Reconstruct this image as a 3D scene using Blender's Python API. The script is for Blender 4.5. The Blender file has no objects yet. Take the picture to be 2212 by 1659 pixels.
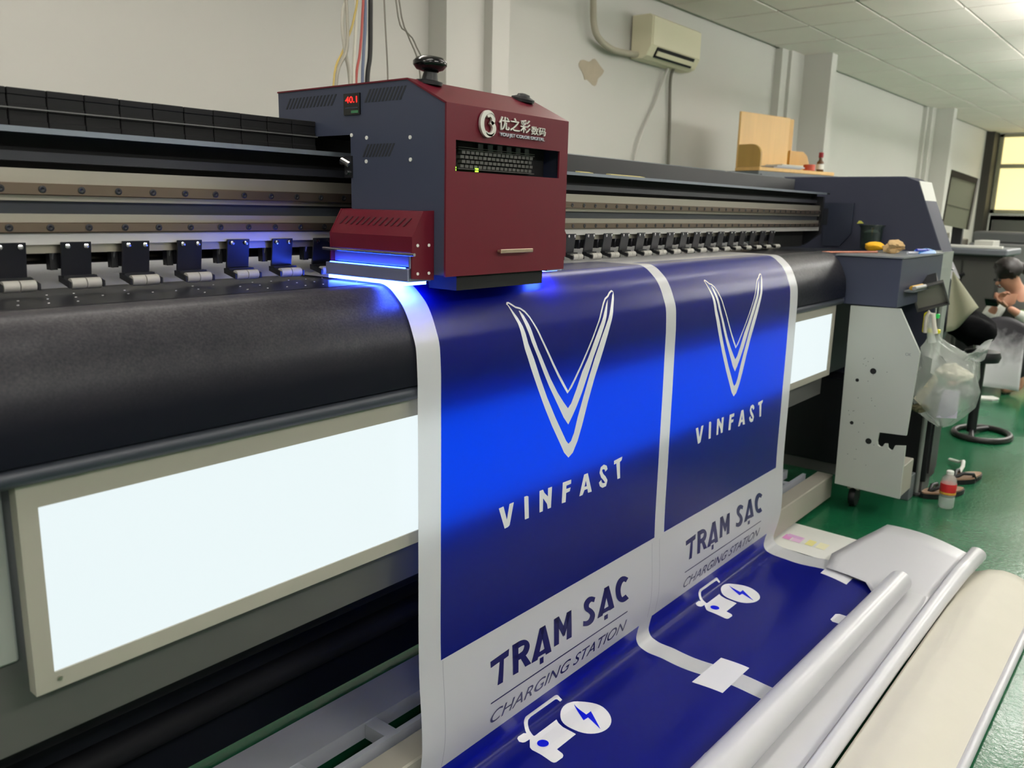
import bpy, bmesh, math, random
from mathutils import Vector, Matrix
from mathutils.geometry import tessellate_polygon
random.seed(4)
SC = bpy.context.scene
COL = SC.collection

# ------------------------------------------------------------------ camera, world, exposure, ceiling lights
def make_camera():
    yaw, pitch, roll = 0.89286578, -0.20977691, 0.02418991
    cy, sy, cp, sp = math.cos(yaw), math.sin(yaw), math.cos(pitch), math.sin(pitch)
    w = Vector((sy*cp, cy*cp, sp)); r = Vector((cy, -sy, 0)); u = r.cross(w)
    c, s = math.cos(roll), math.sin(roll)
    R = c*r + s*u; U = -s*r + c*u
    cam = bpy.data.cameras.new('camera'); o = bpy.data.objects.new('camera', cam); COL.objects.link(o)
    m = Matrix(((R.x, U.x, -w.x, 0), (R.y, U.y, -w.y, 0), (R.z, U.z, -w.z, 1.30), (0, 0, 0, 1)))
    o.matrix_world = m
    cam.sensor_width = 36.0; cam.lens = 29.2; cam.clip_start = 0.05; cam.clip_end = 200
    cam.dof.use_dof = True; cam.dof.focus_distance = 1.95; cam.dof.aperture_fstop = 5.0
    SC.camera = o
make_camera()
vs = SC.view_settings
vs.view_transform = 'Standard'; vs.look = 'None'; vs.gamma = 1.0; vs.use_curve_mapping = False
vs.exposure = 0.0
CEIL_LIGHT = 10.0         # emission of the ceiling troffers
PANEL_LIGHT = 0.97       # emission of the printer's light panel
UV_LIGHT = 62.0
BOOST_LIGHT = 31.0          # boosted far battens, also the added rear and left-wall fill
world = bpy.data.worlds.new('world'); SC.world = world; world.use_nodes = True
world.node_tree.nodes['Background'].inputs[0].default_value = (0.75, 0.80, 0.85, 1)
world.node_tree.nodes['Background'].inputs[1].default_value = 0.25

# ------------------------------------------------------------------ helpers
def lin(c):
    return tuple(((v/255.0)/12.92 if v/255.0 <= 0.04045 else (((v/255.0)+0.055)/1.055)**2.4) for v in c)
MATS = {}
def mat(name, rgb, rough=0.5, metal=0.0, var=0.0, scale=12.0, bump=0.0, bscale=None, emit=None, strength=0.0, spec=0.5,
        coat=0.0, coat_rough=0.1, trans=0.0, stretch=None, alpha=1.0, rvar=0.0):
    m = bpy.data.materials.new(name); m.use_nodes = True; nt = m.node_tree
    b = nt.nodes['Principled BSDF']
    c = lin(rgb) + (1,)
    b.inputs['Base Color'].default_value = c
    b.inputs['Roughness'].default_value = rough; b.inputs['Metallic'].default_value = metal
    b.inputs['Specular IOR Level'].default_value = spec
    b.inputs['Coat Weight'].default_value = coat; b.inputs['Coat Roughness'].default_value = coat_rough
    b.inputs['Transmission Weight'].default_value = trans
    b.inputs['Alpha'].default_value = alpha
    if emit is not None:
        b.inputs['Emission Color'].default_value = lin(emit) + (1,); b.inputs['Emission Strength'].default_value = strength
    if var > 0 or bump > 0 or rvar > 0:
        tc = nt.nodes.new('ShaderNodeTexCoord'); src = tc.outputs['Object']
        if stretch:
            mp = nt.nodes.new('ShaderNodeMapping'); mp.inputs['Scale'].default_value = stretch
            nt.links.new(src, mp.inputs['Vector']); src = mp.outputs['Vector']
        n = nt.nodes.new('ShaderNodeTexNoise'); n.inputs['Scale'].default_value = scale; n.inputs['Detail'].default_value = 5
        nt.links.new(src, n.inputs['Vector'])
        if var > 0:
            mx = nt.nodes.new('ShaderNodeMix'); mx.data_type = 'RGBA'
            mx.inputs['A'].default_value = tuple(v*(1-var) for v in c[:3]) + (1,)
            mx.inputs['B'].default_value = tuple(min(1, v*(1+var)) for v in c[:3]) + (1,)
            nt.links.new(n.outputs['Fac'], mx.inputs['Factor']); nt.links.new(mx.outputs['Result'], b.inputs['Base Color'])
        if rvar > 0:
            mr = nt.nodes.new('ShaderNodeMapRange'); mr.inputs['To Min'].default_value = max(0.02, rough-rvar); mr.inputs['To Max'].default_value = min(1, rough+rvar)
            mr.inputs['From Min'].default_value = 0.3; mr.inputs['From Max'].default_value = 0.7
            nt.links.new(n.outputs['Fac'], mr.inputs['Value']); nt.links.new(mr.outputs['Result'], b.inputs['Roughness'])
        if bump > 0:
            n2 = nt.nodes.new('ShaderNodeTexNoise'); n2.inputs['Scale'].default_value = bscale or scale; n2.inputs['Detail'].default_value = 4
            nt.links.new(src, n2.inputs['Vector'])
            bp = nt.nodes.new('ShaderNodeBump'); bp.inputs['Strength'].default_value = bump; bp.inputs['Distance'].default_value = 0.004
            nt.links.new(n2.outputs['Fac'], bp.inputs['Height']); nt.links.new(bp.outputs['Normal'], b.inputs['Normal'])
    MATS[name] = m
    return m
def film(name, rgb, through, fac, rough=0.3, bump=0.0, gloss=1.5):
    """translucent printed film: a glossy surface over a mix of diffuse reflection and diffuse transmission"""
    m = bpy.data.materials.new(name); m.use_nodes = True; nt = m.node_tree; nt.nodes.clear(); MATS[name] = m
    out = nt.nodes.new('ShaderNodeOutputMaterial'); d = nt.nodes.new('ShaderNodeBsdfDiffuse'); d.inputs['Color'].default_value = lin(rgb) + (1,)
    t = nt.nodes.new('ShaderNodeBsdfTranslucent'); t.inputs['Color'].default_value = through + (1,)
    g = nt.nodes.new('ShaderNodeBsdfGlossy'); g.inputs['Roughness'].default_value = rough
    fr = nt.nodes.new('ShaderNodeFresnel'); ge = nt.nodes.new('ShaderNodeNewGeometry'); ma = nt.nodes.new('ShaderNodeMath'); ma.operation = 'MULTIPLY_ADD'
    ma.inputs[1].default_value = 1/gloss - gloss; ma.inputs[2].default_value = gloss      # same gloss on both faces of the film
    nt.links.new(ge.outputs['Backfacing'], ma.inputs[0]); nt.links.new(ma.outputs[0], fr.inputs['IOR'])
    m1 = nt.nodes.new('ShaderNodeMixShader'); m1.inputs[0].default_value = fac
    m2 = nt.nodes.new('ShaderNodeMixShader')
    nt.links.new(d.outputs[0], m1.inputs[1]); nt.links.new(t.outputs[0], m1.inputs[2])
    nt.links.new(fr.outputs[0], m2.inputs[0]); nt.links.new(m1.outputs[0], m2.inputs[1]); nt.links.new(g.outputs[0], m2.inputs[2]); nt.links.new(m2.outputs[0], out.inputs['Surface'])
    if bump:
        tc = nt.nodes.new('ShaderNodeTexCoord'); n2 = nt.nodes.new('ShaderNodeTexNoise'); n2.inputs['Scale'].default_value = 5.0; n2.inputs['Detail'].default_value = 1; mp = nt.nodes.new('ShaderNodeMapping'); mp.inputs['Scale'].default_value = (0.12, 1.6, 0.35)
        bp = nt.nodes.new('ShaderNodeBump'); bp.inputs['Strength'].default_value = bump; bp.inputs['Distance'].default_value = 0.004
        nt.links.new(tc.outputs['Object'], mp.inputs['Vector']); nt.links.new(mp.outputs['Vector'], n2.inputs['Vector']); nt.links.new(n2.outputs['Fac'], bp.inputs['Height'])
        nt.links.new(bp.outputs['Normal'], g.inputs['Normal'])
    return m
def B(): return bmesh.new()
def box(bm, x0, x1, y0, y1, z0, z1):
    v = [bm.verts.new(p) for p in ((x0,y0,z0),(x1,y0,z0),(x1,y1,z0),(x0,y1,z0),(x0,y0,z1),(x1,y0,z1),(x1,y1,z1),(x0,y1,z1))]
    for f in ((0,3,2,1),(4,5,6,7),(0,1,5,4),(1,2,6,5),(2,3,7,6),(3,0,4,7)): bm.faces.new([v[i] for i in f])
    return bm
def prism(bm, pts, vec):
    """closed solid: polygon pts (3D) swept by vec"""
    pts = [Vector(p) for p in pts]; vec = Vector(vec); n = len(pts)
    a = [bm.verts.new(p) for p in pts]; b = [bm.verts.new(p + vec) for p in pts]
    tris = tessellate_polygon([pts])
    for t in tris:
        try: bm.faces.new([a[i] for i in t]); bm.faces.new([b[i] for i in reversed(t)])
        except ValueError: pass
    for i in range(n):
        j = (i+1) % n; bm.faces.new((a[i], a[j], b[j], b[i]))
    return bm
def prism_x(bm, yz, x0, x1): return prism(bm, [(x0, y, z) for y, z in yz], (x1-x0, 0, 0))
def ring_frame(t):
    t = t.normalized(); a = Vector((0,0,1)) if abs(t.z) < 0.9 else Vector((1,0,0))
    u = t.cross(a).normalized(); return u, t.cross(u).normalized()
def tube(bm, pts, r, n=8, cap=True, closed=False):
    pts = [Vector(p) for p in pts]; rings = []; u = None; N = len(pts)
    for i, p in enumerate(pts):
        if closed: t = pts[(i+1) % N] - pts[i-1]
        else: t = pts[min(i+1, N-1)] - pts[max(i-1, 0)]
        t.normalize()
        if u is None: u, v = ring_frame(t)
        else:
            u = (u - t*u.dot(t))
            if u.length < 1e-6: u, v = ring_frame(t)
            u.normalize(); v = t.cross(u)
        rr = r[i] if isinstance(r, (list, tuple)) else r
        rings.append([bm.verts.new(p + rr*(math.cos(2*math.pi*k/n)*u + math.sin(2*math.pi*k/n)*v)) for k in range(n)])
    for i in range(N if closed else N-1):
        a, b = rings[i], rings[(i+1) % N]
        for k in range(n): bm.faces.new((a[k], a[(k+1) % n], b[(k+1) % n], b[k]))
    if cap and not closed:
        bm.faces.new(list(reversed(rings[0]))); bm.faces.new(rings[-1])
    return bm
def lathe(bm, prof, c=(0,0,0), axis=(0,0,1), n=20):
    c = Vector(c); ax = Vector(axis).normalized(); u, v = ring_frame(ax); rings = []
    for r, h in prof:
        rings.append([bm.verts.new(c + ax*h + max(r, 1e-4)*(math.cos(2*math.pi*k/n)*u + math.sin(2*math.pi*k/n)*v)) for k in range(n)])
    for a, b in zip(rings, rings[1:]):
        for k in range(n): bm.faces.new((a[k], a[(k+1) % n], b[(k+1) % n], b[k]))
    bm.faces.new(list(reversed(rings[0]))); bm.faces.new(rings[-1])
    return bm
def disc(bm, c, axis, r, t=0.001, n=14): return lathe(bm, [(r, 0), (r, t)], c, axis, n)
def grid(bm, fn, us, vs_):
    rows = [[bm.verts.new(fn(u, v)) for u in us] for v in vs_]
    for a, b in zip(rows, rows[1:]):
        for i in range(len(us)-1): bm.faces.new((a[i], a[i+1], b[i+1], b[i]))
    return bm
def lins(a, b, n): return [a + (b-a)*i/n for i in range(n+1)]
def origin_of(p):
    o = Vector((0, 0, 0))
    while p is not None: o += p.location; p = p.parent
    return o
def obj(name, bm, m, parent=None, loc=None, bevel=0.0, smooth=None, thick=0.0, seg=1, recalc=True):
    """link bm (built in world coordinates) as ONE mesh object; its origin is the parent's base or loc"""
    base = origin_of(parent) if parent is not None else (Vector(loc) if loc is not None else None)
    if recalc: bmesh.ops.recalc_face_normals(bm, faces=bm.faces)
    if base is None:
        if len(bm.verts):
            xs = [v.co for v in bm.verts]
            base = Vector(((min(p.x for p in xs)+max(p.x for p in xs))/2, (min(p.y for p in xs)+max(p.y for p in xs))/2, min(p.z for p in xs)))
        else: base = Vector((0,0,0))
    bmesh.ops.translate(bm, verts=bm.verts, vec=-base)
    me = bpy.data.meshes.new(name); bm.to_mesh(me); bm.free()
    if isinstance(m, (list, tuple)):
        for k in m: me.materials.append(k)
    else: me.materials.append(m)
    if smooth is not None:
        me.shade_smooth(); me.set_sharp_from_angle(angle=math.radians(smooth))
    o = bpy.data.objects.new(name, me); COL.objects.link(o)
    if parent is not None: o.parent = parent
    else: o.location = base
    if thick:
        s = o.modifiers.new('thickness', 'SOLIDIFY'); s.thickness = thick; s.offset = 0
    if bevel:
        bv = o.modifiers.new('bevel', 'BEVEL'); bv.width = bevel; bv.segments = seg; bv.limit_method = 'ANGLE'; bv.angle_limit = math.radians(40)
    return o
def tag(o, label=None, cat=None, group=None, kind=None):
    if label: o['label'] = label
    if cat: o['category'] = cat
    if group: o['group'] = group
    if kind: o['kind'] = kind
    return o
def thing(name, label, cat, loc, group=None):
    o = bpy.data.objects.new(name, None); o.empty_display_size = 0.05; COL.objects.link(o); o.location = loc
    return tag(o, label, cat, group)
def struct(name, bm, m, parent=None, **k):
    o = obj(name, bm, m, parent, **k)
    if parent is None: o['kind'] = 'structure'
    return o
def copy_part(o, vec, parent=None):
    """copy of one part with its sub-parts, moved by vec"""
    c = o.copy(); COL.objects.link(c); c.location = o.location + Vector(vec)
    if parent is not None: c.parent = parent
    for ch in [q for q in o.children]:
        d = ch.copy(); COL.objects.link(d); d.parent = c
    return c
def text_bm(body, extrude=0.0, shear=0.0, offset=0.0, spacing=1.0):
    """flat lettering from the built-in font as a bmesh in the XY plane"""
    cu = bpy.data.curves.new('lettering', 'FONT'); cu.body = body; cu.shear = shear; cu.offset = offset; cu.space_character = spacing
    cu.extrude = extrude; cu.resolution_u = 4
    o = bpy.data.objects.new('lettering', cu); COL.objects.link(o)
    bpy.context.view_layer.update()
    me = bpy.data.meshes.new_from_object(o.evaluated_get(bpy.context.evaluated_depsgraph_get()))
    bpy.data.objects.remove(o); bm = B(); bm.from_mesh(me); bpy.data.meshes.remove(me)
    return bm
def fit(bm, fn, w, h=None):
    """map lettering bounding box to [0..w] x [0..h] then through fn(a, b, depth)"""
    xs = [v.co.x for v in bm.verts]; ys = [v.co.y for v in bm.verts]
    x0, x1, y0, y1 = min(xs), max(xs), min(ys), max(ys)
    sx = w/(x1-x0); sy = h/(y1-y0) if h else sx
    for v in bm.verts: v.co = Vector(fn((v.co.x-x0)*sx, (v.co.y-y0)*sy, v.co.z))
    return bm

# ------------------------------------------------------------------ materials
wall_m = mat('wall_paint', (205,203,197), 0.8, var=0.05, scale=0.7)
ceil_m = mat('ceiling_tile_mineral', (236,227,219), 0.85, var=0.04, scale=3)
grid_m = mat('ceiling_grid_metal', (170,170,162), 0.5)
floor_m = mat('green_epoxy', (26,98,64), 0.22, var=0.22, scale=1.6, bump=0.22, bscale=75, rvar=0.10)
black_m = mat('black_plastic', (16,17,22), 0.45)
black_gloss = mat('black_gloss_plastic', (10,10,12), 0.12)
black_flat = mat('black_void', (4,4,7), 0.8)
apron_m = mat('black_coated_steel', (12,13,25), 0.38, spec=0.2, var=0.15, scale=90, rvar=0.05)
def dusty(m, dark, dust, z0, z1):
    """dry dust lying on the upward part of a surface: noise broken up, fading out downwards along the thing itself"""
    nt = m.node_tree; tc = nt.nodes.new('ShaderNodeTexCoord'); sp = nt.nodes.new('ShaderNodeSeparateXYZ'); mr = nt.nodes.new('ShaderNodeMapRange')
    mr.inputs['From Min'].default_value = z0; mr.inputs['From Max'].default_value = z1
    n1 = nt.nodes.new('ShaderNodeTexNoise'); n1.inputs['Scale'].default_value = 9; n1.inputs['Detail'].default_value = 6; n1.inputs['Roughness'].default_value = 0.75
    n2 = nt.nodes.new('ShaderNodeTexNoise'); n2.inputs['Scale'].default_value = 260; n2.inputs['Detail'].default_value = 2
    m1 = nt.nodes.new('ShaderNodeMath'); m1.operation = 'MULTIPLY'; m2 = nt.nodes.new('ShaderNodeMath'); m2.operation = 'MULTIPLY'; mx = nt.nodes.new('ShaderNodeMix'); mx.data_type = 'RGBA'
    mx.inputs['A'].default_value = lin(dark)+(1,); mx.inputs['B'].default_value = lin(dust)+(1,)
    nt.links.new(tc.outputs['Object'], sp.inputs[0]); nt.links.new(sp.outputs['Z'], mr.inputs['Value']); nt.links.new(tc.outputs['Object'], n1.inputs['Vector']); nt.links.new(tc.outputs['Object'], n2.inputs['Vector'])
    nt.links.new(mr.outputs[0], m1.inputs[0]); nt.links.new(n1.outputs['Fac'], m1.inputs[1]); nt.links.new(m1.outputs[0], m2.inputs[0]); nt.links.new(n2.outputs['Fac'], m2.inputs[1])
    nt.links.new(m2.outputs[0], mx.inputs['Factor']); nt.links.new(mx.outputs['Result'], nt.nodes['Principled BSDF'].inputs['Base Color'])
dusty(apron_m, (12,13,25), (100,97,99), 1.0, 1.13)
bed_m = mat('black_bed_steel', (14,15,22), 0.33, spec=0.18, var=0.2, scale=60, stretch=(0.15,1,1))
lip_m = mat('grey_rubber_lip', (52,56,66), 0.45)
alu_m = mat('brushed_aluminium', (168,163,152), 0.36, metal=0.85, var=0.06, scale=40, stretch=(0.02,1,1))
alu_light = mat('light_aluminium', (200,198,196), 0.4, metal=0.6)
rail_m = mat('guide_rail_steel', (122,108,96), 0.28, metal=0.9, var=0.1, scale=30, stretch=(0.05,1,1))
steel_m = mat('polished_steel', (200,200,205), 0.18, metal=1.0)
beam_m = mat('dark_beam_paint', (46,50,58), 0.4)
slate_m = mat('slate_blue_powdercoat', (62,67,86), 0.42, spec=0.35, bump=0.04, bscale=400)  # slate paint, tinted bluer to carry the lamp's blue cast
cover_m = mat('grey_sheet_steel', (92,98,102), 0.5)
cream_m = mat('cream_powdercoat', (160,157,146), 0.5, var=0.04, scale=8)
grey_m = mat('grey_powdercoat', (150,155,150), 0.48, var=0.05, scale=6)
dgrey_m = mat('dark_grey_paint', (84,84,82), 0.55, var=0.05, scale=10)
red_m = mat('burgundy_powdercoat', (94,21,36), 0.36, spec=0.3, bump=0.05, bscale=500)
white_ink = mat('white_print', (226,226,232), 0.35)
navy_ink = mat('navy_print', (22,22,84), 0.32)
label_white = mat('white_paper', (225,225,220), 0.7)
chrome_m = mat('chrome_letter', (228,226,220), 0.3, metal=0.7)
glow_red = mat('red_led', (60,0,0), 0.4, emit=(255,30,25), strength=3.0)
glow_green = mat('green_led', (40,80,0), 0.4, emit=(170,255,60), strength=2.5)
panel_glow = mat('light_panel_diffuser', (40,42,44), 0.4, emit=(236,248,250), strength=PANEL_LIGHT)
tube_glow = mat('ceiling_light_diffuser', (240,240,235), 0.4, emit=(255,252,246), strength=CEIL_LIGHT)
boost_glow = mat('boosted_light_diffuser', (240,240,235), 0.4, emit=(255,253,248), strength=BOOST_LIGHT)
uv_glow = mat('uv_lens', (30,30,60), 0.3, emit=(52,84,255), strength=UV_LIGHT)
lamp_steel = mat('lamp_edge_steel', (150,155,185), 0.35, metal=0.7)
vinyl_white = film('white_vinyl', (226,226,232), (0.90,0.92,0.95), 0.30, 0.30, bump=0.1)
vinyl_blue = film('blue_printed_vinyl', (11,33,205), (0.0,0.068,1.0), 0.82, 0.28, bump=0.16, gloss=1.38)
vinyl_back = mat('matte_vinyl_back', (206,202,188), 0.6, var=0.03, scale=14, bump=0.12, bscale=30)
vinyl_roll = mat('glossy_white_vinyl', (202,202,206), 0.28, bump=0.04, bscale=9)
wood_m = mat('bamboo_wood', (214,172,104), 0.45, var=0.18, scale=18, stretch=(1,1,0.08))

# ------------------------------------------------------------------ the room
H = 2.77
def rm(x, y, z): return (x, y - 0.0163*(x-6), z)     # the back wall runs almost, not quite, parallel to the printer
def rbox(bm, x0, x1, y0, y1, z0, z1):
    n = len(bm.verts); box(bm, x0, x1, y0, y1, z0, z1); bm.verts.ensure_lookup_table()
    for v in list(bm.verts)[n:]: v.co = Vector(rm(*v.co))
    return bm
XE, YW = 17.1, 3.26
struct('floor', rbox(B(), -3, XE, -4.2, YW, -0.06, 0.0), floor_m)
struct('wall_back', rbox(B(), -3, XE, YW, YW+0.15, 0, H+0.1), wall_m)
struct('wall_left', rbox(B(), -3.15, -3, -4.2, YW, 0, H+0.1), wall_m)
struct('wall_front', rbox(B(), -3, XE, -4.35, -4.2, 0, H+0.1), wall_m)
WY0, WY1, WZ0, WZ1 = 1.55, 3.11, 1.40, 2.745
wr = B(); rbox(wr, XE, XE+0.15, -4.2, WY0, 0, H+0.1); rbox(wr, XE, XE+0.15, WY1, YW, 0, H+0.1)
rbox(wr, XE, XE+0.15, WY0, WY1, 0, WZ0); rbox(wr, XE, XE+0.15, WY0, WY1, WZ1, H+0.1)
struct('wall_right', wr, wall_m)
win_m = mat('window_frame_paint', (150,146,122), 0.5)
sky_pane = mat('daylit_frosted_pane', (240,228,170), 0.4, emit=(243,228,168), strength=1.05)
w1 = struct('window_1', rbox(rbox(rbox(rbox(B(), XE-0.03, XE+0.1, WY0, WY0+0.07, WZ0, WZ1), XE-0.03, XE+0.1, WY1-0.06, WY1, WZ0, WZ1), XE-0.03, XE+0.1, WY0, WY1, WZ0, WZ0+0.06), XE-0.03, XE+0.1, WY0, WY1, WZ1-0.05, WZ1), win_m)
obj('mullion', rbox(B(), XE-0.02, XE+0.08, WY0, WY1, 2.17, 2.24), win_m, w1)
obj('mullion', rbox(B(), XE-0.02, XE+0.08, 2.28, 2.35, WZ0, WZ1), win_m, w1)
for a, b in ((WY0, 2.28), (2.35, WY1-0.06)):
    for c, d in ((WZ0+0.06, 2.17), (2.24, WZ1-0.05)):
        obj('pane', rbox(B(), XE+0.03, XE+0.04, a, b, c, d), sky_pane, w1)
struct('trim_1', rbox(B(), 16.7, XE, 3.125, YW, 0, H), mat('dark_pillar_paint', (52,50,44), 0.6))
# pilasters and pillars standing out of the back wall
k = 1
for x0, x1, d in ((3.33, 3.62, 0.13), (3.62, 3.76, 0.19), (7.72, 7.86, 0.07), (7.86, 8.16, 0.10), (8.16, 8.30, 0.36), (12.7, 12.78, 0.05), (12.78, 12.98, 0.10), (12.98, 13.14, 0.32)):
    k += 1
    struct('trim_%d' % k, rbox(B(), x0, x1, YW-d, YW, 0, H), wall_m)
# suspended ceiling: a grid plane with tiles let into it, real gaps between the tiles
PX, PY = 0.61, 0.56
ceil = struct('ceiling', rbox(B(), -3, XE, -4.2, YW, H+0.012, H+0.05), grid_m)
rest = B(); x = 6.35 - PX*16; shared = None
lights = [(1.2,1.95),(3.9,2.0),(0.4,0.6),(2.7,0.6),(4.9,0.6),(7.05,0.55),(9.3,0.55),(11.6,0.55),(13.9,0.55),(15.9,0.55),(7.05,-0.8),(9.3,-0.8),(11.6,-0.8),(13.9,-0.8),(-1.2,-1.5),(1.2,-1.5),(3.6,-1.5),(-1.9,0.9)]  # back-wall, middle, rear and left-wall battens are unseen fill added for brightness
while x < XE:
    y = 2.66 + PY
    while y > -4.2:
        y0, y1, x0, x1 = y-PY, y, x, x+PX
        a = (x0+0.012, min(x1, XE)-0.012, max(y0, -4.2)+0.012, min(y1, YW)-0.012)
        if x0 > 4.6 and y0 > 0.0 and a[1] > a[0]:
            dz = 0.004*random.random()
            obj('ceiling_tile', rbox(B(), a[0], a[1], a[2], a[3], H-0.006+dz, H+0.014), ceil_m, ceil)
        elif a[1] > a[0]:
            rbox(rest, a[0], a[1], a[2], a[3], H-0.004, H+0.014)
        y -= PY
    x += PX
tag(obj('ceiling_tile_field', rest, ceil_m, ceil), kind='stuff')
lf = mat('light_frame_white', (225,225,220), 0.5)
names = ['added as fill near the back wall over the carriage', 'added as fill near the back wall over the beam end', 'in front of the printer at its left end', 'in front of the printer by the carriage', 'in front of the printer at its right end']
names += ['%s past the printer in the row nearer the back wall' % q for q in ('first', 'second', 'third', 'fourth', 'fifth')] + ['%s past the printer in the added middle fill row' % q for q in ('first', 'second', 'third', 'fourth')] + ['added as fill behind the camera on its left', 'added as fill straight behind the camera', 'added as fill behind the camera on its right', 'added as fill beside the left wall']
for (x, y), nm in zip(lights, names):
    zl = 2.5 if x < 6 else 2.25  # hung low so their upper faces brighten the ceiling
    t = thing('ceiling_light', 'suspended white fluorescent batten light, ' + nm, 'ceiling light', (x, y, zl), 'ceiling lights')
    for q in (x-0.63, x+0.60): obj('end_cap', box(B(), q, q+0.03, y-0.09, y+0.09, zl, zl+0.07), lf, t)
    for q in (-0.615, 0.615): obj('suspension_rod', tube(B(), [(x+q, y, zl+0.07), (x+q, y, H-0.007)], 0.006, 6), lf, t)
    obj('diffuser', box(B(), x-0.599, x+0.599, y-0.085, y+0.085, zl, zl+0.065), tube_glow if (x < 6 and y > 0 and x > -1.5) else boost_glow, t)

# ------------------------------------------------------------------ the printer
PR = thing('wide_format_printer', 'long dark wide format printer with glowing light panel and aluminium guide rails', 'printer', (1.6, 1.4, 0))
XL, XR = -0.7, 3.665
ZB = 1.145
obj('bed', box(B(), XL, 3.66, 1.252, 1.512, 1.09, ZB), bed_m, PR, bevel=0.002)
hol = B(); random.seed(8)
for i in range(40):
    for j in range(3):
        if random.random() < 0.7: disc(hol, (0.1+i*0.042+0.021*(j % 2), 1.30+j*0.055, ZB), (0,0,1), 0.0016, 0.0006, 6)
tag(obj('vacuum_holes', hol, mat('hole_glint', (225,225,230), 0.3), PR), kind='stuff')  # pale discs, the glints at the holes put into their colour
PROF = [(1.54,1.1485),(1.29,1.1485),(1.25,1.148),(1.216,1.146),(1.2,1.139),(1.183,1.126),(1.167,1.111),(1.15,1.085),(1.139,1.06),(1.130,1.035),(1.126,1.0),(1.124,.9),(1.122,.6),(1.119,.33),(1.111,.2),(1.111,.16),(1.119,.10),(1.128,.06),(1.130,.035),(1.120,.018),(1.10,.010),(1.03,.006),(.9,.006),(.45,.006)]
ap = [(1.249,1.1445),(1.216,1.1430),(1.203,1.1365),(1.1865,1.1240),(1.171,1.109),(1.1545,1.083),(1.1435,1.059),(1.1345,1.034),(1.1305,1.0),(1.1300,0.958)]
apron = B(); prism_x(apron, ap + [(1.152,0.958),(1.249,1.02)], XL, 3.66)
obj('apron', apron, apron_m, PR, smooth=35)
lip = B(); prism_x(lip, [(1.152+0.022*math.cos(a), 0.942+0.016*math.sin(a)) for a in [math.radians(90+i*15) for i in range(13)]] , XL, 3.655)
obj('apron_lip', lip, lip_m, PR, smooth=40)
# light panel: frame, glowing diffuser, screws
LX0, LX1, LZ0, LZ1 = 0.397, 3.62, 0.6215, 0.928
bx = (0.4225, 3.585, 0.6475, 0.8915)
fr = B()
for q in ((LX0, LX1, LZ0, bx[2]), (LX0, LX1, bx[3], LZ1), (LX0, bx[0], bx[2], bx[3]), (bx[1], LX1, bx[2], bx[3])): box(fr, q[0], q[1], 1.150, 1.172, q[2], q[3])
lpf = obj('light_panel_frame', fr, cream_m, PR)
obj('light_diffuser', box(B(), bx[0], bx[1], 1.153, 1.165, bx[2], bx[3]), panel_glow, lpf)
for sx in (0.4285, 1.2, 2.0, 2.8, 3.6): obj('screw', disc(B(), (sx, 1.150, 0.6365), (0,-1,0), 0.0035, 0.002, 10), alu_m, lpf)
obj('fascia', box(B(), XL, 3.68, 1.20, 1.23, 0.52, 0.98), dgrey_m, PR)
obj('left_cover', box(B(), XL, 0.392, 1.184, 1.199, 0.665, 0.95), grey_m, PR, bevel=0.003)
obj('lower_back_panel', box(B(), XL, 3.68, 1.62, 1.64, 0.02, 1.09), mat('navy_black_paint', (24,27,36), 0.5), PR)  # carried down near the floor to keep the space underneath dark
obj('left_leg', box(B(), XL, 0.365, 1.25, 1.6, 0.05, 0.66), dgrey_m, PR)
for yy, zz, r, nm in ((1.42, 0.40, 0.035, 'tension_roller'), (1.50, 0.235, 0.03, 'take_up_shaft')):
    obj(nm, tube(B(), [(XL, yy, zz), (3.68, yy, zz)], r, 16), mat('matte_roller_rubber', (20,21,25), 0.7, spec=0.2) if 'matte_roller_rubber' not in MATS else MATS['matte_roller_rubber'], PR, smooth=40)
sl = B(); box(sl, XL, 3.68, 1.31, 1.43, 0.10, 0.14); box(sl, XL, 3.68, 1.226, 1.240, 0.10, 0.14)
obj('slotted_base_rail', sl, mat('zinc_plate', (178,182,192), 0.4, metal=0.2, var=0.05, scale=20), PR)
rib = obj('rail_rib', box(B(), -0.6, -0.565, 1.241, 1.309, 0.10, 0.136), MATS['zinc_plate'], PR)
for i in range(1, 20): copy_part(rib, (0.215*i, 0, 0))
obj('front_floor_beam', box(B(), XL, 3.79, 1.138, 1.212, 0.02, 0.13), cream_m, PR, bevel=0.004)
# right-hand leg plate with its notch, holes and castor
leg_m = mat('pale_grey_leg_paint', (172,177,170), 0.42, var=0.03, scale=5)
pts = [(1.109,.922),(.909,.926),(.814,.754),(.826,.398),(.900,.394),(.935,.392),(.938,.350),(.934,.335),(.924,.328),(.914,.330),(.908,.345),(.896,.347),(.892,.330),(.881,.322),(.871,.325),(.865,.345),(.824,.352),(.821,.118),(1.095,.125)]
leg = B(); prism(leg, [(3.68, y, z) for y, z in pts], (0.016, 0, 0)); lg = obj('right_leg', leg, leg_m, PR)
obj('leg_foot', box(B(), 3.697, 3.86, 0.823, 1.09, 0.12, 0.26), cream_m, PR, bevel=0.003)
obj('leg_side', box(B(), 3.697, 3.95, 1.06, 1.10, 0.26, 0.92), black_m, PR)
for y, z, r in ((.987,.652,.013),(1.048,.604,.0075),(1.051,.413,.008),(.973,.345,.013)): obj('bolt_hole', disc(B(), (3.6802, y, z), (-1,0,0), r, 0.0006, 18), black_flat, lg)
rv = B(); random.seed(3)
for i in range(26): disc(rv, (3.6802, .93+random.random()*.14, .22+random.random()*.52), (-1,0,0), 0.0016, 0.0005, 6)
tag(obj('rivet_holes', rv, black_flat, lg), kind='stuff')
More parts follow.
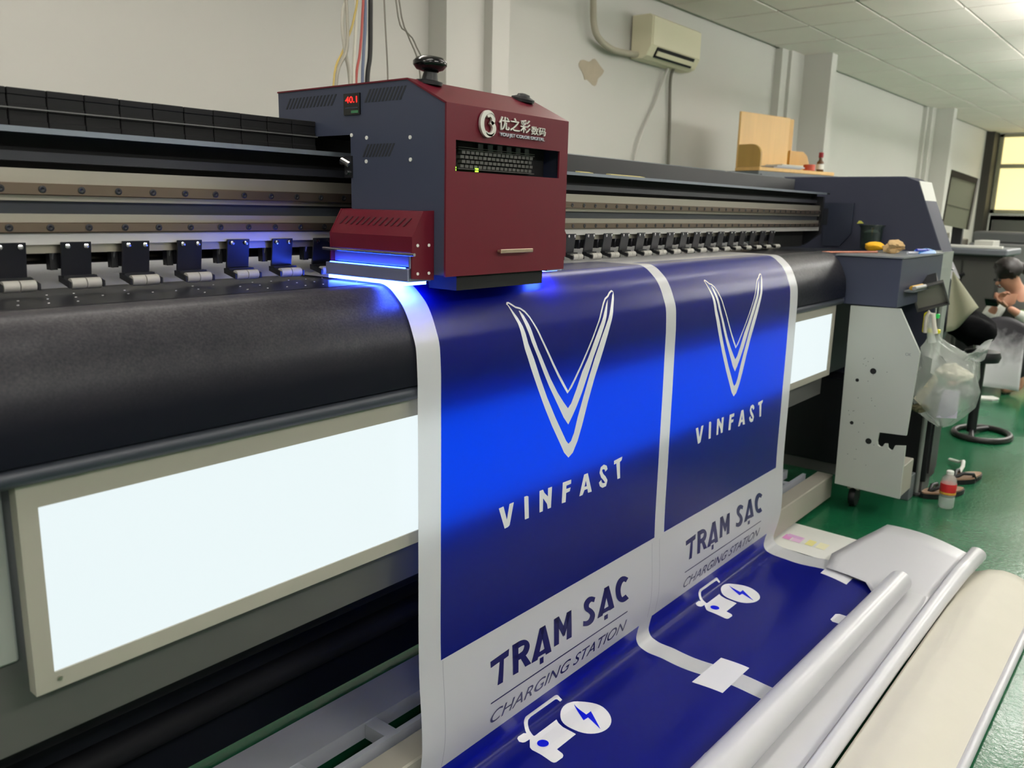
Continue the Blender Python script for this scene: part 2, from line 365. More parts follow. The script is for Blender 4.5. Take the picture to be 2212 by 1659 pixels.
bmk = text_bm('OK'); fit(bmk, lambda a, b, c: (3.6795, .868-a, .735+b), 0.022, 0.012); obj('pen_mark', bmk, mat('pen_ink', (110,112,118), 0.6), lg)
c = B(); lathe(c, [(0.012,-0.016),(0.045,-0.014),(0.05,0),(0.045,0.014),(0.012,0.016)], (3.80,1.04,0.05), (0,1,0), 20); obj('castor_wheel', c, black_m, PR, smooth=40)
obj('castor_fork', box(B(), 3.775, 3.825, 1.015, 1.065, 0.085, 0.12), alu_m, PR)
# ink box beside the bed, tall capping cabinet behind it, grey front strip
obj('ink_box', box(B(), 3.682, 4.40, 0.925, 1.21, 0.927, 1.131), slate_m, PR, bevel=0.003)
obj('box_lid_edge', box(B(), 3.672, 4.40, 0.917, 1.19, 1.131, 1.1365), mat('lid_edge_highlight', (140,146,152), 0.4, metal=0.5), PR)  # pale lid edge, its highlight line put into the colour
obj('side_deck', box(B(), 3.70, 4.40, 1.20, 1.74, 0.6, 1.128), beam_m, PR)
cab = B(); prism_x(cab, [(1.74,0.55),(1.74,1.49),(1.134,1.49),(1.073,1.466),(0.933,1.138),(0.933,0.62),(1.10,0.45)], 4.40, 4.63)
cb = obj('capping_cabinet', cab, mat('slate_navy_panel', (60,63,78), 0.6, spec=0.15), PR, bevel=0.004)
obj('white_top_flap', prism_x(B(), [(1.073,1.470),(1.068,1.468),(1.026,1.352),(1.031,1.350)], 4.404, 4.628), label_white, cb)
obj('front_strip', prism_x(B(), [(0.931,1.138),(0.927,1.138),(0.927,0.62),(0.931,0.62)], 4.404, 4.625), grey_m, cb)
obj('recess_frame', prism(B(), [(4.399,1.50,1.36),(4.399,1.36,1.36),(4.399,1.36,1.21),(4.399,1.41,1.145),(4.399,1.50,1.145)], (-0.012,0,0)), mat('blue_black_panel', (40,46,62), 0.4), cb)
# rear covers seen over the beam
for a, b_ in ((XL, 3.685), (3.74, 4.41)): obj('rear_cover', box(B(), a, b_, 1.73, 1.75, 1.33, 1.487), cover_m, PR, bevel=0.003)
obj('cover_joint', box(B(), 3.69, 3.735, 1.738, 1.748, 1.33, 1.485), black_m, PR)
# the beam: stacked extrusions with the two guide rails standing proud
XB = 4.17
def bar(nm, z0, z1, y, m, x1=XB, yb=1.56, x0=XL): return obj(nm, box(B(), x0, x1, y, yb, z0, z1), m, PR)
bar('upper_extrusion', 1.3215, 1.342, 1.452, alu_m); bar('beam_core', 1.2715, 1.2920, 1.462, beam_m, yb=1.55)
bar('upper_rail_seat', 1.2920, 1.3215, 1.452, alu_m); bar('lower_rail_seat', 1.2400, 1.2715, 1.452, alu_m)
ru = obj('upper_guide_rail', box(B(), XL, XB-0.02, 1.440, 1.4515, 1.3005, 1.3195), rail_m, PR, bevel=0.0015)
rl = obj('lower_guide_rail', box(B(), XL, XB-0.02, 1.440, 1.4515, 1.2415, 1.2580), rail_m, PR, bevel=0.0015)
bar('lower_extrusion', 1.2225, 1.2400, 1.448, alu_light); bar('bottom_extrusion', 1.2080, 1.2215, 1.458, alu_m, x1=3.62)
for rail, zc, off in ((ru, 1.310, 0.521), (rl, 1.2498, 0.528)):
    bolt = B(); lathe(bolt, [(0.0060,0),(0.0060,0.0008),(0.0036,0.0012),(0.003,0.0012),(0.0015,0.0004)], (0,1.4398,zc), (0,-1,0), 12)
    b0 = obj('rail_bolt', bolt, black_m, rail)
    for i in range(-18, 60):
        if i: copy_part(b0, (off + 0.0612*i, 0, 0))
    b0.location.x += off

# chain tray above the beam
obj('tray_back', box(B(), XL, 4.2, 1.60, 1.615, 1.34, 1.47), black_m, PR)
obj('tray_floor', box(B(), XL, 4.30, 1.455, 1.60, 1.399, 1.405), black_m, PR)
obj('tray_lip', box(B(), XL, 4.24, 1.448, 1.456, 1.3965, 1.4055), mat('lip_grey_metal', (120,128,138), 0.4, metal=0.4), PR)
obj('tray_face', box(B(), XL, XB+0.08, 1.50, 1.515, 1.342, 1.399), black_flat, PR)
obj('lower_ledge', box(B(), XL, XB, 1.47, 1.50, 1.354, 1.369), mat('ledge_black_paint', (34,36,44), 0.4), PR)
obj('beam_end_bracket', prism(B(), [(4.171,1.57,1.39),(4.171,1.44,1.385),(4.171,1.44,1.21),(4.171,1.52,1.15),(4.171,1.57,1.15)], (0.02,0,0)), black_m, PR)
obj('beam_end_stop', box(B(), 4.195, 4.26, 1.44, 1.54, 1.25, 1.33), black_m, PR)
obj('beam_end_nut', lathe(B(), [(0.0,0),(0.016,0),(0.016,0.02),(0.008,0.03)], (4.191,1.47,1.235), (1,0,0), 6), alu_m, PR)
obj('beam_post', box(B(), 3.62, 3.66, 1.47, 1.56, 1.147, 1.222), cream_m, PR)
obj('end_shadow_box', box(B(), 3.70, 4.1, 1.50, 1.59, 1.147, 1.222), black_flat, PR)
obj('rear_feed_plate', prism_x(B(), [(1.514,1.138),(1.525,1.138),(1.715,1.235),(1.715,1.25)], XL, 3.6), mat('white_feed_plate', (236,236,236), 0.6), PR)
obj('pinch_shaft', tube(B(), [(XL,1.505,1.196), (3.62,1.505,1.196)], 0.009, 12), mat('dark_shaft_steel', (70,66,62), 0.35, metal=0.8), PR, smooth=40)
# pinch roller brackets, one every 10.5 cm
def bracket(x):
    pl = B(); prism_x(pl, [(1.4425,1.2265),(1.4465,1.2265),(1.4545,1.1715),(1.4505,1.1705)], x-0.0245, x+0.0245)
    p = obj('pinch_bracket', pl, mat('black_bracket', (17,18,26), 0.32), PR, bevel=0.0008)
    s = B()
    box(s, x-0.036, x-0.025, 1.462, 1.478, 1.180, 1.211); box(s, x+0.025, x+0.029, 1.464, 1.476, 1.186, 1.208); box(s, x-0.024, x+0.024, 1.4605, 1.478, 1.182, 1.2075)
    obj('bracket_arm', s, black_m, p)
    obj('spring', tube(B(), [(x-0.030, 1.462, 1.209), (x-0.034, 1.468, 1.180)], 0.0026, 8), mat('spring_steel', (120,120,125), 0.3, metal=0.9) if 'spring_steel' not in MATS else MATS['spring_steel'], p)
    f = B(); box(f, x-0.027, x+0.027, 1.437, 1.452, 1.1650, 1.1715)
    for q0, q1 in ((x-0.0295, x-0.0255), (x+0.0255, x+0.0295)): prism_x(f, [(1.452,1.1715),(1.452,1.162),(1.414,1.1530),(1.414,1.163)], q0, q1)
    obj('roller_fork', f, black_m, p)
    for q in (-1, 1):
        r = B(); tube(r, [(x+q*0.0008, 1.4225, 1.1598), (x+q*0.0240, 1.4225, 1.1598)], 0.0092, 14); obj('pinch_roller', r, mat('grey_rubber_roller', (165,163,156), 0.55) if 'grey_rubber_roller' not in MATS else MATS['grey_rubber_roller'], p, smooth=40)
        obj('screw', lathe(B(), [(0.0042,0),(0.0042,0.002),(0.002,0.0026)], (x+q*0.0150, 1.4425, 1.2195), (0,-1,0), 10), steel_m, p)
    return p
b0 = bracket(0.527)
for i in range(-4, 31):
    if i: copy_part(b0, (0.1020*i, 0, 0))

# ------------------------------------------------------------------ cable chain lying in the tray
CH = thing('cable_chain', 'black cable carrier chain stacked along the top of the printer left of the carriage', 'cable chain', (0.3, 1.52, 1.40))
ln = B()
for j in range(5):
    box(ln, -0.0293, 0.0293, 1.485+0.004*(j % 2), 1.57, 1.4065+0.0123*j, 1.4065+0.0123*j+0.0108)
box(ln, -0.0290, 0.0290, 1.4865, 1.49, 1.404, 1.4662)
link = obj('chain_link', ln, mat('matte_chain_nylon', (18,18,20), 0.6, spec=0.25), CH, bevel=0.001)
l0 = link.location.copy(); link.location = l0 + Vector((-0.67, 0, 0))
for i in range(1, 31): copy_part(link, (0.060*i, 0, 0.0006*random.random()))
obj('chain_highlight', box(B(), XL, 1.16, 1.4795, 1.4815, 1.4345,1.4365), mat('chain_highlight_grey', (96,96,96), 0.4), CH)  # highlight line along the chain, put in as a pale strip

# ------------------------------------------------------------------ the print carriage
CA = thing('print_carriage', 'burgundy and slate print carriage with chrome lettering and glowing blue lamp', 'print carriage', (1.36, 1.25, 1.147))
CX0, CX1 = 1.162, 1.545
wx0, wx1, wz0, wz1 = 1.186, 1.517, 1.364, 1.421
fc = B()
for q in ((CX0-0.002, CX1+0.002, 1.166, wz0), (CX0-0.002, CX1+0.002, wz1, 1.486), (CX0-0.002, wx0, wz0, wz1), (wx1, CX1+0.002, wz0, wz1)): box(fc, q[0], q[1], 1.104, 1.108, q[2], q[3])
prism_x(fc, [(1.104,1.486),(1.207,1.5355),(1.617,1.5355),(1.617,1.5325),(1.208,1.5325),(1.108,1.484)], CX0-0.002, CX1+0.002)
cov = obj('front_cover', fc, red_m, CA)
side = [(1.108,1.168),(1.108,1.484),(1.208,1.5325),(1.616,1.5325),(1.616,1.437),(1.376,1.437),(1.376,1.168)]
sp = obj('side_panel', prism_x(B(), side, CX0, CX0+0.004), slate_m, CA)
sp2 = obj('side_panel', prism_x(B(), side, CX1-0.004, CX1), slate_m, CA)
obj('carriage_chassis', box(box(B(), CX0+0.006, CX1-0.006, 1.20, 1.37, 1.168, 1.50), CX0+0.006, CX1-0.006, 1.37, 1.60, 1.445, 1.52), black_m, CA)
hb = B(); box(hb, 1.20, 1.478, 1.112, 1.188, 1.137, 1.17); box(hb, 1.19, 1.50, 1.188, 1.372, 1.152, 1.17)
obj('print_head_block', hb, black_flat, CA)
wn = obj('window_recess', box(B(), wx0-0.004, wx1+0.004, 1.150, 1.153, wz0-0.004, wz1+0.004), black_flat, CA)
rw = B()
for q in ((wz0-0.004, wz0-0.001), (wz1+0.001, wz1+0.004)): box(rw, wx0-0.004, wx1+0.004, 1.108, 1.15, *q)
obj('window_liner', rw, black_m, wn)
chip_m = mat('smoky_connector', (84,83,80), 0.4, var=0.3, scale=60)
for j in range(4):
    for i in range(17):
        obj('head_connector', box(B(), 1.236+0.0135*i+0.004*(j % 2), 1.246+0.0135*i+0.004*(j % 2), 1.138, 1.150, 1.3735+0.0088*j, 1.3795+0.0088*j), chip_m, wn)
for z in (1.3705, 1.407, 1.411): obj('connector_rail', box(B(), 1.228, 1.47, 1.136, 1.150, z, z+0.0015), chip_m, wn)
for i in range(6): obj('ribbon_cable', box(B(), 1.29+0.03*i, 1.305+0.03*i, 1.14, 1.143, 1.409, 1.424), mat('ribbon_grey', (70,70,78), 0.5) if i == 0 else MATS['ribbon_grey'], wn)
for x in (1.214, 1.279):
    for q in (0, 1): obj('status_light', box(B(), x, x+0.006, 1.134, 1.138, 1.3668+0.0045*q, 1.3695+0.0045*q), glow_green, wn)
obj('handle', box(box(box(B(), 1.309, 1.415, 1.090, 1.095, 1.2075, 1.2155), 1.312, 1.317, 1.094, 1.104, 1.209, 1.214), 1.407, 1.412, 1.094, 1.104, 1.209, 1.214), mat('champagne_metal', (190,170,150), 0.3, metal=0.9), CA, bevel=0.001)
def front_text(body, x, z, w, h, m, nm, off=0.0, t=0.003):
    bm = text_bm(body, offset=off, extrude=0.05); fit(bm, lambda a, b, c: (x+a, 1.1015 - (c/0.05)*t*0.5 - 0.0006, z+b), w, h); return obj(nm, bm, m, CA)
front_text('优之彩', 1.306, 1.449, 0.100, 0.026, chrome_m, 'chrome_character', 0.012)
front_text('数码', 1.409, 1.4475, 0.050, 0.017, chrome_m, 'chrome_character', 0.012)
front_text('YOU JET COLOR DIGITAL', 1.309, 1.4355, 0.147, 0.0085, mat('satin_letter', (190,195,205), 0.4, metal=0.4), 'small_lettering', 0.01)
def arc_band(cx, cz, a0, a1, ro, ri, ex=(0,0), n=28, sq=0.92, y=1.1015, t=0.005):
    out = [(cx+ro*sq*math.cos(a), y, cz+ro*math.sin(a)) for a in [a0+(a1-a0)*i/n for i in range(n+1)]]
    inn = [(cx+ex[0]+ri*sq*math.cos(a), y, cz+ex[1]+ri*math.sin(a)) for a in [a0+(a1-a0)*i/n for i in range(n+1)]]
    return prism(B(), out + inn[::-1], (0, -t, 0))
em = obj('chrome_emblem', arc_band(1.270, 1.4565, math.radians(42), math.radians(318), 0.0255, 0.0195, (0.005, 0)), chrome_m, CA)
obj('emblem_inner', arc_band(1.277, 1.4655, math.radians(150), math.radians(-75), 0.0115, 0.0045, (-0.002,0), 16, 1.15), chrome_m, em)
obj('emblem_inner', arc_band(1.276, 1.4485, math.radians(80), math.radians(-140), 0.0150, 0.0085, (-0.003,0), 18, 1.15), chrome_m, em)
screw_m = mat('screw_head_gleam', (226,226,222), 0.3)  # steel screws in flat white, their gleam put into the colour
# left side: vents, display, screws, latch
vent_m = mat('vent_shadow', (34,37,44), 0.7)
def vents(y0, y1, z0, z1, n, lean=0.016):
    for i in range(n):
        y = y0 + (y1-y0)*i/(n-1)
        obj('vent_slot', prism(B(), [(1.1622, y, z0), (1.1622, y-lean, z1), (1.1622, y-lean-0.0055, z1), (1.1622, y-0.0055, z0)], (-0.0007, 0, 0)), vent_m, sp)
vents(1.590, 1.438, 1.497, 1.519, 14); vents(1.332, 1.232, 1.497, 1.522, 11); vents(1.340, 1.265, 1.392, 1.417, 9)
ds = obj('temperature_display', box(B(), 1.1585, 1.163, 1.343, 1.392, 1.4755, 1.517), black_gloss, CA)
tb = text_bm('40.1', offset=0.015); fit(tb, lambda a, b, c: (1.1582, 1.386-a, 1.4985+b), 0.036, 0.0125); obj('red_digits', tb, glow_red, ds)
obj('green_button', box(B(), 1.1572, 1.1586, 1.347, 1.368, 1.4785, 1.4835), mat('dim_green', (60,120,80), 0.4), ds)
obj('display_bezel', box(B(), 1.1572, 1.1586, 1.348, 1.386, 1.488, 1.4895), slate_m, ds)
for y, z in ((1.376,1.437),(1.33,1.4305),(1.205,1.4275),(1.332,1.3845),(1.204,1.386)):
    obj('panel_screw', disc(B(), (1.1622, y-0.004, z-0.001), (-1,0,0), 0.0038, 0.0018, 10), screw_m, sp)
lt = B(); box(lt, 1.158, 1.166, 1.37, 1.392, 1.352, 1.395); obj('latch_plate', lt, black_m, CA)
obj('latch_lever', tube(B(), [(1.158,1.40,1.383),(1.152,1.392,1.386),(1.155,1.372,1.377)], 0.006, 8), steel_m, CA, smooth=40)
obj('latch_bolt', disc(B(), (1.158,1.382,1.362), (-1,0,0), 0.005, 0.004, 8), steel_m, CA)
# knobs on the sloping top
kn = lathe(B(), [(0.026,0),(0.026,0.006),(0.016,0.008),(0.013,0.022),(0.017,0.024)], (1.212,1.20,1.5295), (0,-0.15,1), 20); k0 = obj('knob_base', kn, black_m, CA, smooth=40)
obj('knob_cap', lathe(B(), [(0.012,0.022),(0.026,0.026),(0.033,0.034),(0.033,0.041),(0.026,0.048),(0.012,0.051)], (1.212,1.20,1.5295), (0,-0.05,1), 24), black_gloss, k0, smooth=50)
kb = lathe(B(), [(0.026,0),(0.026,0.006),(0.015,0.010),(0.013,0.014),(0.004,0.016)], (1.497,1.195,1.5285), (0,-0.25,1), 20); obj('knob_base', kb, black_m, CA, smooth=40)
# ultraviolet lamp housing on the left flank
uvh = [(1.1612,1.289),(1.134,1.288),(1.104,1.241),(1.104,1.212),(1.115,1.208),(1.115,1.184),(1.1612,1.184)]
hs = prism(B(), [(x, 1.137, z) for x, z in uvh], (0, 0.239, 0)); uh = obj('lamp_housing', hs, red_m, CA)
obj('housing_end_plate', prism(B(), [(1.1612,1.136,1.290),(1.133,1.136,1.289),(1.103,1.136,1.241),(1.103,1.136,1.163),(1.1612,1.136,1.158)], (0, 0.003, 0)), red_m, uh)
obj('housing_back_plate', prism(B(), [(1.1612,1.373,1.290),(1.133,1.373,1.289),(1.103,1.373,1.241),(1.103,1.373,1.163),(1.1612,1.373,1.158)], (0, 0.003, 0)), red_m, uh)
dv = (1.134-1.104, 1.288-1.241)
slotm = mat('burgundy_slot', (60,14,24), 0.7)
for i in range(12):
    y = 1.158 + 0.0168*i
    f = lambda t, o: (1.104 + dv[0]*t - 0.0006*o, 1.241 + dv[1]*t + 0.0004*o)
    p0, p1 = f(0.38, 1), f(0.70, 1)
    obj('vent_slot', prism(B(), [(p0[0], y+0.012, p0[1]), (p1[0], y, p1[1]), (p1[0], y+0.004, p1[1]), (p0[0], y+0.016, p0[1])], (-0.0007, 0, 0.0005)), slotm, uh)
obj('chrome_rod', tube(B(), [(1.0985,1.125,1.2085),(1.0985,1.392,1.2085)], 0.0032, 10), steel_m, uh, smooth=40)
obj('lamp_head', box(box(B(), 1.098, 1.160, 1.142, 1.385, 1.156, 1.1815), 1.102, 1.112, 1.140, 1.146, 1.181, 1.206), lamp_steel, uh, bevel=0.0012)
obj('ultraviolet_lens', box(B(), 1.100, 1.154, 1.150, 1.378, 1.1495, 1.1555), uv_glow, uh)
obj('blue_fill_strip', box(B(), 1.1015, 1.1045, 1.155, 1.375, 1.1815, 1.1830), mat('blue_fill_glow', (20,20,60), 0.4, emit=(30,70,255), strength=60.0), uh)  # glowing strip added to throw blue onto the recess and rails
obj('recess_plate', box(B(), 1.1125, 1.1148, 1.141, 1.372, 1.1842, 1.2078), lamp_steel, uh)
for x in (1.117, 1.147):
    for z in (1.225, 1.172): obj('panel_screw', disc(B(), (x, 1.1362, z), (0,-1,0), 0.003, 0.0016, 10), screw_m, uh)
obj('right_lens', box(B(), 1.547, 1.60, 1.16, 1.37, 1.156, 1.1575), uv_glow, CA)
obj('right_lamp_head', box(B(), 1.547, 1.604, 1.15, 1.376, 1.1575, 1.19), lamp_steel, CA)
obj('right_lamp_cover', prism(B(), [(1.547,1.14,1.29),(1.57,1.14,1.288),(1.604,1.14,1.241),(1.604,1.14,1.19),(1.547,1.14,1.19)], (0,0.236,0)), red_m, CA)

# ------------------------------------------------------------------ the printed banner: one sheet over the apron, down and out onto the floor
SEG = [0.0]
for (a, b), (c, d) in zip(PROF, PROF[1:]): SEG.append(SEG[-1] + math.hypot(c-a, d-b))
TAN = []
for i in range(len(PROF)):
    a, b = max(0, i-1), min(len(PROF)-1, i+1)
    if 0 < i < len(PROF)-1:
        h0, h1 = SEG[i]-SEG[i-1], SEG[i+1]-SEG[i]
        d0 = [(PROF[i][k]-PROF[i-1][k])/h0 for k in (0,1)]; d1 = [(PROF[i+1][k]-PROF[i][k])/h1 for k in (0,1)]
        TAN.append(tuple((d0[k]*h1+d1[k]*h0)/(h0+h1) for k in (0,1)))
    else: TAN.append(tuple((PROF[b][k]-PROF[a][k])/(SEG[b]-SEG[a]) for k in (0,1)))
def bpos(u, v, off=0.0):
    i = 0
    while i < len(SEG)-2 and v > SEG[i+1]: i += 1
    h = SEG[i+1]-SEG[i]; t = (v-SEG[i])/h
    h00, h10, h01, h11 = 2*t**3-3*t*t+1, t**3-2*t*t+t, -2*t**3+3*t*t, t**3-t*t
    e00, e10, e01, e11 = 6*t*t-6*t, 3*t*t-4*t+1, -6*t*t+6*t, 3*t*t-2*t
    y, z = [h00*PROF[i][k]+h10*h*TAN[i][k]+h01*PROF[i+1][k]+h11*h*TAN[i+1][k] for k in (0,1)]
    dy, dz = [(e00*PROF[i][k]+e01*PROF[i+1][k])/h+e10*TAN[i][k]+e11*TAN[i+1][k] for k in (0,1)]
    l = math.hypot(dy, dz); n = Vector((0, dz/l, -dy/l))
    if v > 1.52: z += 0.0035*math.sin((v-1.52)*24+0.8*u)*min(1, (v-1.52)/0.05)
    return Vector((u, y, z)) + n*off
U0, U1, VEND = 1.106, 3.088, 2.05
def vcuts(a, b):
    s = sorted(set([a, b] + [q for q in SEG if a < q < b]))
    out = [s[0]]
    for q in s[1:]:
        n = max(1, math.ceil((q-out[-1])/(0.05 if q < 0.29 or 0.51 < q < 1.17 else 0.009))); base = out[-1]
        out += [base+(q-base)*k/n for k in range(1, n+1)]
    return out
def sheet(bm, u0, u1, v0, v1, off=0.0, du=0.25):
    n = max(1, int((u1-u0)/du)); return grid(bm, lambda u, v: bpos(u, v, off), lins(u0, u1, n), vcuts(v0, v1))
BA = thing('printed_banner', 'blue and white printed banner draping from the printer bed onto the floor', 'banner', (2.1, 1.12, 0.0))
blues = [(1.171, 2.084, 0.172, 1.157), (2.142, 3.014, 0.262, 1.157), (1.176, 2.030, 1.424, 1.95), (2.104, 2.990, 1.420, 1.95)]
wb = B()
cu = [U0, 1.171, 1.176, 2.030, 2.084, 2.104, 2.142, 2.990, 3.014, U1]; cvs = [0.0, 0.172, 0.262, 1.157, 1.420, 1.424, 1.95, VEND]
for ua, ub in zip(cu, cu[1:]):
    for va, vb in zip(cvs, cvs[1:]):
        um, vm = (ua+ub)/2, (va+vb)/2
        if not any(a < um < b and c < vm < d for a, b, c, d in blues): sheet(wb, ua, ub, va, vb)
bmesh.ops.remove_doubles(wb, verts=wb.verts, dist=1e-5)
obj('white_film', wb, vinyl_white, BA, smooth=60, recalc=False)
for q, nm in zip(blues, ('blue_panel', 'blue_panel', 'lower_blue_panel', 'lower_blue_panel')): obj(nm, sheet(B(), *q), vinyl_blue, BA, smooth=60, recalc=False)
def on_banner(bm, off):
    """flat (u, v) mesh -> cut along the bends -> laid on the banner"""
    vs_ = [v.co.y for v in bm.verts]
    for s in vcuts(0.3, 1.95):
        if min(vs_) < s < max(vs_):
            bmesh.ops.bisect_plane(bm, geom=bm.verts[:]+bm.edges[:]+bm.faces[:], plane_co=(0, s, 0), plane_no=(0, 1, 0))
    for v in bm.verts: v.co = bpos(v.co.x, v.co.y, off)
    return bm
def poly(rings):
    bm = B(); flat = []; rs = [[Vector((p[0], p[1], 0)) for p in r] for r in rings]
    for r in rs: flat += r
    vv = [bm.verts.new(p) for p in flat]
    for t in tessellate_polygon(rs):
        try: bm.faces.new([vv[i] for i in t])
        except ValueError: pass
    return bm
def ribbon(pts, w):
    bm = B(); ps = [Vector((p[0], p[1], 0)) for p in pts]; L = []; R_ = []
    for i, p in enumerate(ps):
        t = (ps[min(i+1, len(ps)-1)] - ps[max(i-1, 0)]).normalized(); n = Vector((-t.y, t.x, 0)); ww = w[i] if isinstance(w, list) else w
        L.append(bm.verts.new(p + n*ww/2)); R_.append(bm.verts.new(p - n*ww/2))
    for i in range(len(ps)-1): bm.faces.new((L[i], L[i+1], R_[i+1], R_[i]))
    return bm
def ell(c, r, n=28, r2=None): return [(c[0]+r*math.cos(2*math.pi*i/n), c[1]+(r2 or r)*math.sin(2*math.pi*i/n)) for i in range(n)]
def mark(nm, bm, m, off, du, parent=BA):
    for v in bm.verts: v.co.x += du
    return obj(nm, on_banner(bm, off), m, parent, recalc=False)

# artwork outlines in banner coordinates: across the sheet, along the sheet (metres)
V_BIG= [(1.4066,0.407),(1.4096,0.4173),(1.414,0.4299),(1.4239,0.455),(1.4294,0.4819),(1.4398,0.5145),(1.462,0.56),(1.4894,0.6102),(1.5186,0.6623),(1.5485,0.7104),(1.5792,0.7543),(1.6028,0.7889),(1.6221,0.806),(1.6407,0.7971),(1.6595,0.7708),(1.6777,0.7321),(1.7,0.6757),(1.7229,0.6251),(1.747,0.5803),(1.7714,0.5321),(1.793,0.4923),(1.817,0.4518),(1.8339,0.4247),(1.8421,0.4087),(1.8292,0.418),(1.8035,0.4507),(1.7772,0.4849),(1.7494,0.5237),(1.7249,0.5655),(1.7011,0.6129),(1.6783,0.6601),(1.6558,0.71),(1.6428,0.7464),(1.6308,0.7649),(1.6201,0.7702),(1.6097,0.7606),(1.5927,0.7365),(1.5618,0.6928),(1.5267,0.6383),(1.4977,0.5867),(1.4746,0.5428),(1.4526,0.5027),(1.4379,0.4617),(1.4289,0.4421),(1.4192,0.4276),(1.4109,0.4117)]
V_MID= [(1.4388,0.4271),(1.444,0.4462),(1.4515,0.4711),(1.4655,0.5015),(1.4877,0.539),(1.5109,0.5775),(1.5347,0.6144),(1.5647,0.656),(1.5956,0.699),(1.6163,0.7204),(1.6304,0.7053),(1.649,0.682),(1.6723,0.6473),(1.6954,0.6062),(1.7194,0.5619),(1.744,0.5232),(1.7659,0.4898),(1.7823,0.4613),(1.8035,0.4272),(1.7909,0.4373),(1.7692,0.4602),(1.7443,0.4907),(1.7177,0.5263),(1.6935,0.5646),(1.6693,0.5966),(1.6464,0.6373),(1.6258,0.6692),(1.6126,0.6792),(1.5936,0.6608),(1.5683,0.6337),(1.5386,0.5953),(1.5102,0.5527),(1.4872,0.5173),(1.4714,0.4862),(1.4603,0.4585),(1.4514,0.4386),(1.4428,0.4275)]
V_THIN= [(1.406,0.4105),(1.4096,0.4061),(1.4144,0.4062),(1.423,0.4119),(1.4318,0.4181),(1.4465,0.4223),(1.4592,0.4311),(1.4701,0.4444),(1.4826,0.4674),(1.501,0.496),(1.5231,0.5283),(1.5469,0.5616),(1.5712,0.593),(1.5913,0.6173),(1.6098,0.6386),(1.6235,0.6279),(1.6398,0.61),(1.6636,0.5812),(1.6876,0.5492),(1.712,0.5168),(1.7341,0.4868),(1.7563,0.4591),(1.7778,0.4363),(1.7922,0.4248),(1.8082,0.4187),(1.822,0.4101),(1.8346,0.4055),(1.84,0.4086)]
VF={'V':[(1.3567,0.8654),(1.3731,0.8649),(1.3861,0.9006),(1.3945,0.865),(1.4103,0.8647),(1.3964,0.9163),(1.3905,0.9192),(1.3784,0.9198)],'I':[(1.4483,0.862),(1.4582,0.8622),(1.4646,0.8654),(1.4679,0.9194),(1.4525,0.9191)],'N':[(1.5069,0.863),(1.5209,0.8632),(1.5264,0.8722),(1.5415,0.8856),(1.5411,0.8645),(1.5573,0.8648),(1.5551,0.9177),(1.5423,0.9175),(1.5387,0.904),(1.5225,0.8854),(1.5223,0.9177),(1.5092,0.9178)],'F':[(1.602,0.8658),(1.6381,0.8665),(1.6381,0.8774),(1.6177,0.8777),(1.6178,0.886),(1.6367,0.8869),(1.6333,0.8959),(1.6178,0.8968),(1.6167,0.9202),(1.6,0.919)],'A':[(1.6764,0.9211),(1.6948,0.8674),(1.7119,0.8674),(1.7336,0.9227),(1.7161,0.9217),(1.7126,0.9102),(1.6992,0.9098),(1.6913,0.9209)],'Ah':[(1.699,0.9011),(1.7038,0.8857),(1.7093,0.9016)],'S':[(1.8003,0.8812),(1.7967,0.8727),(1.7861,0.868),(1.7762,0.87),(1.7732,0.879),(1.7806,0.8911),(1.793,0.9014),(1.8022,0.912),(1.7991,0.9196),(1.7863,0.9196),(1.7761,0.9139),(1.7715,0.904)],'T':[(1.8363,0.863),(1.8783,0.8602),(1.876,0.8692),(1.8668,0.8735),(1.8717,0.9195),(1.8579,0.9198),(1.8488,0.8726),(1.8372,0.8741)]}
CAR= [(1.4424,1.4942),(1.4484,1.492),(1.4681,1.4931),(1.4757,1.4978),(1.48,1.4846),(1.484,1.4678),(1.4893,1.4587),(1.5037,1.4584),(1.6138,1.4588),(1.6235,1.4618),(1.6311,1.4679),(1.6411,1.4841),(1.6314,1.4848),(1.6234,1.4748),(1.616,1.472),(1.5103,1.4705),(1.5006,1.4731),(1.4952,1.4812),(1.4889,1.4981),(1.485,1.5111),(1.4855,1.5146),(1.489,1.5157),(1.5784,1.5165),(1.5716,1.528),(1.5649,1.5477),(1.5632,1.5673),(1.5639,1.5879),(1.4838,1.5871),(1.4817,1.605),(1.478,1.6108),(1.4705,1.6139),(1.4463,1.6124),(1.4409,1.6094),(1.4389,1.6039),(1.4415,1.5433),(1.4456,1.5337),(1.4681,1.5149),(1.4515,1.5135),(1.4453,1.5109),(1.4398,1.5036)]
LAMP= [(1.4786,1.5484),(1.4889,1.5597),(1.4679,1.5375),(1.4665,1.5576),(1.4909,1.5391)]
CIRC= [(1.6052,1.512),(1.6805,1.623),(1.6953,1.5217),(1.5935,1.6146),(1.6976,1.6076),(1.5823,1.5389)]
BOLT= [(1.662,1.5128),(1.6476,1.5628),(1.6675,1.5632),(1.6261,1.6209),(1.6403,1.5732),(1.6221,1.571)]
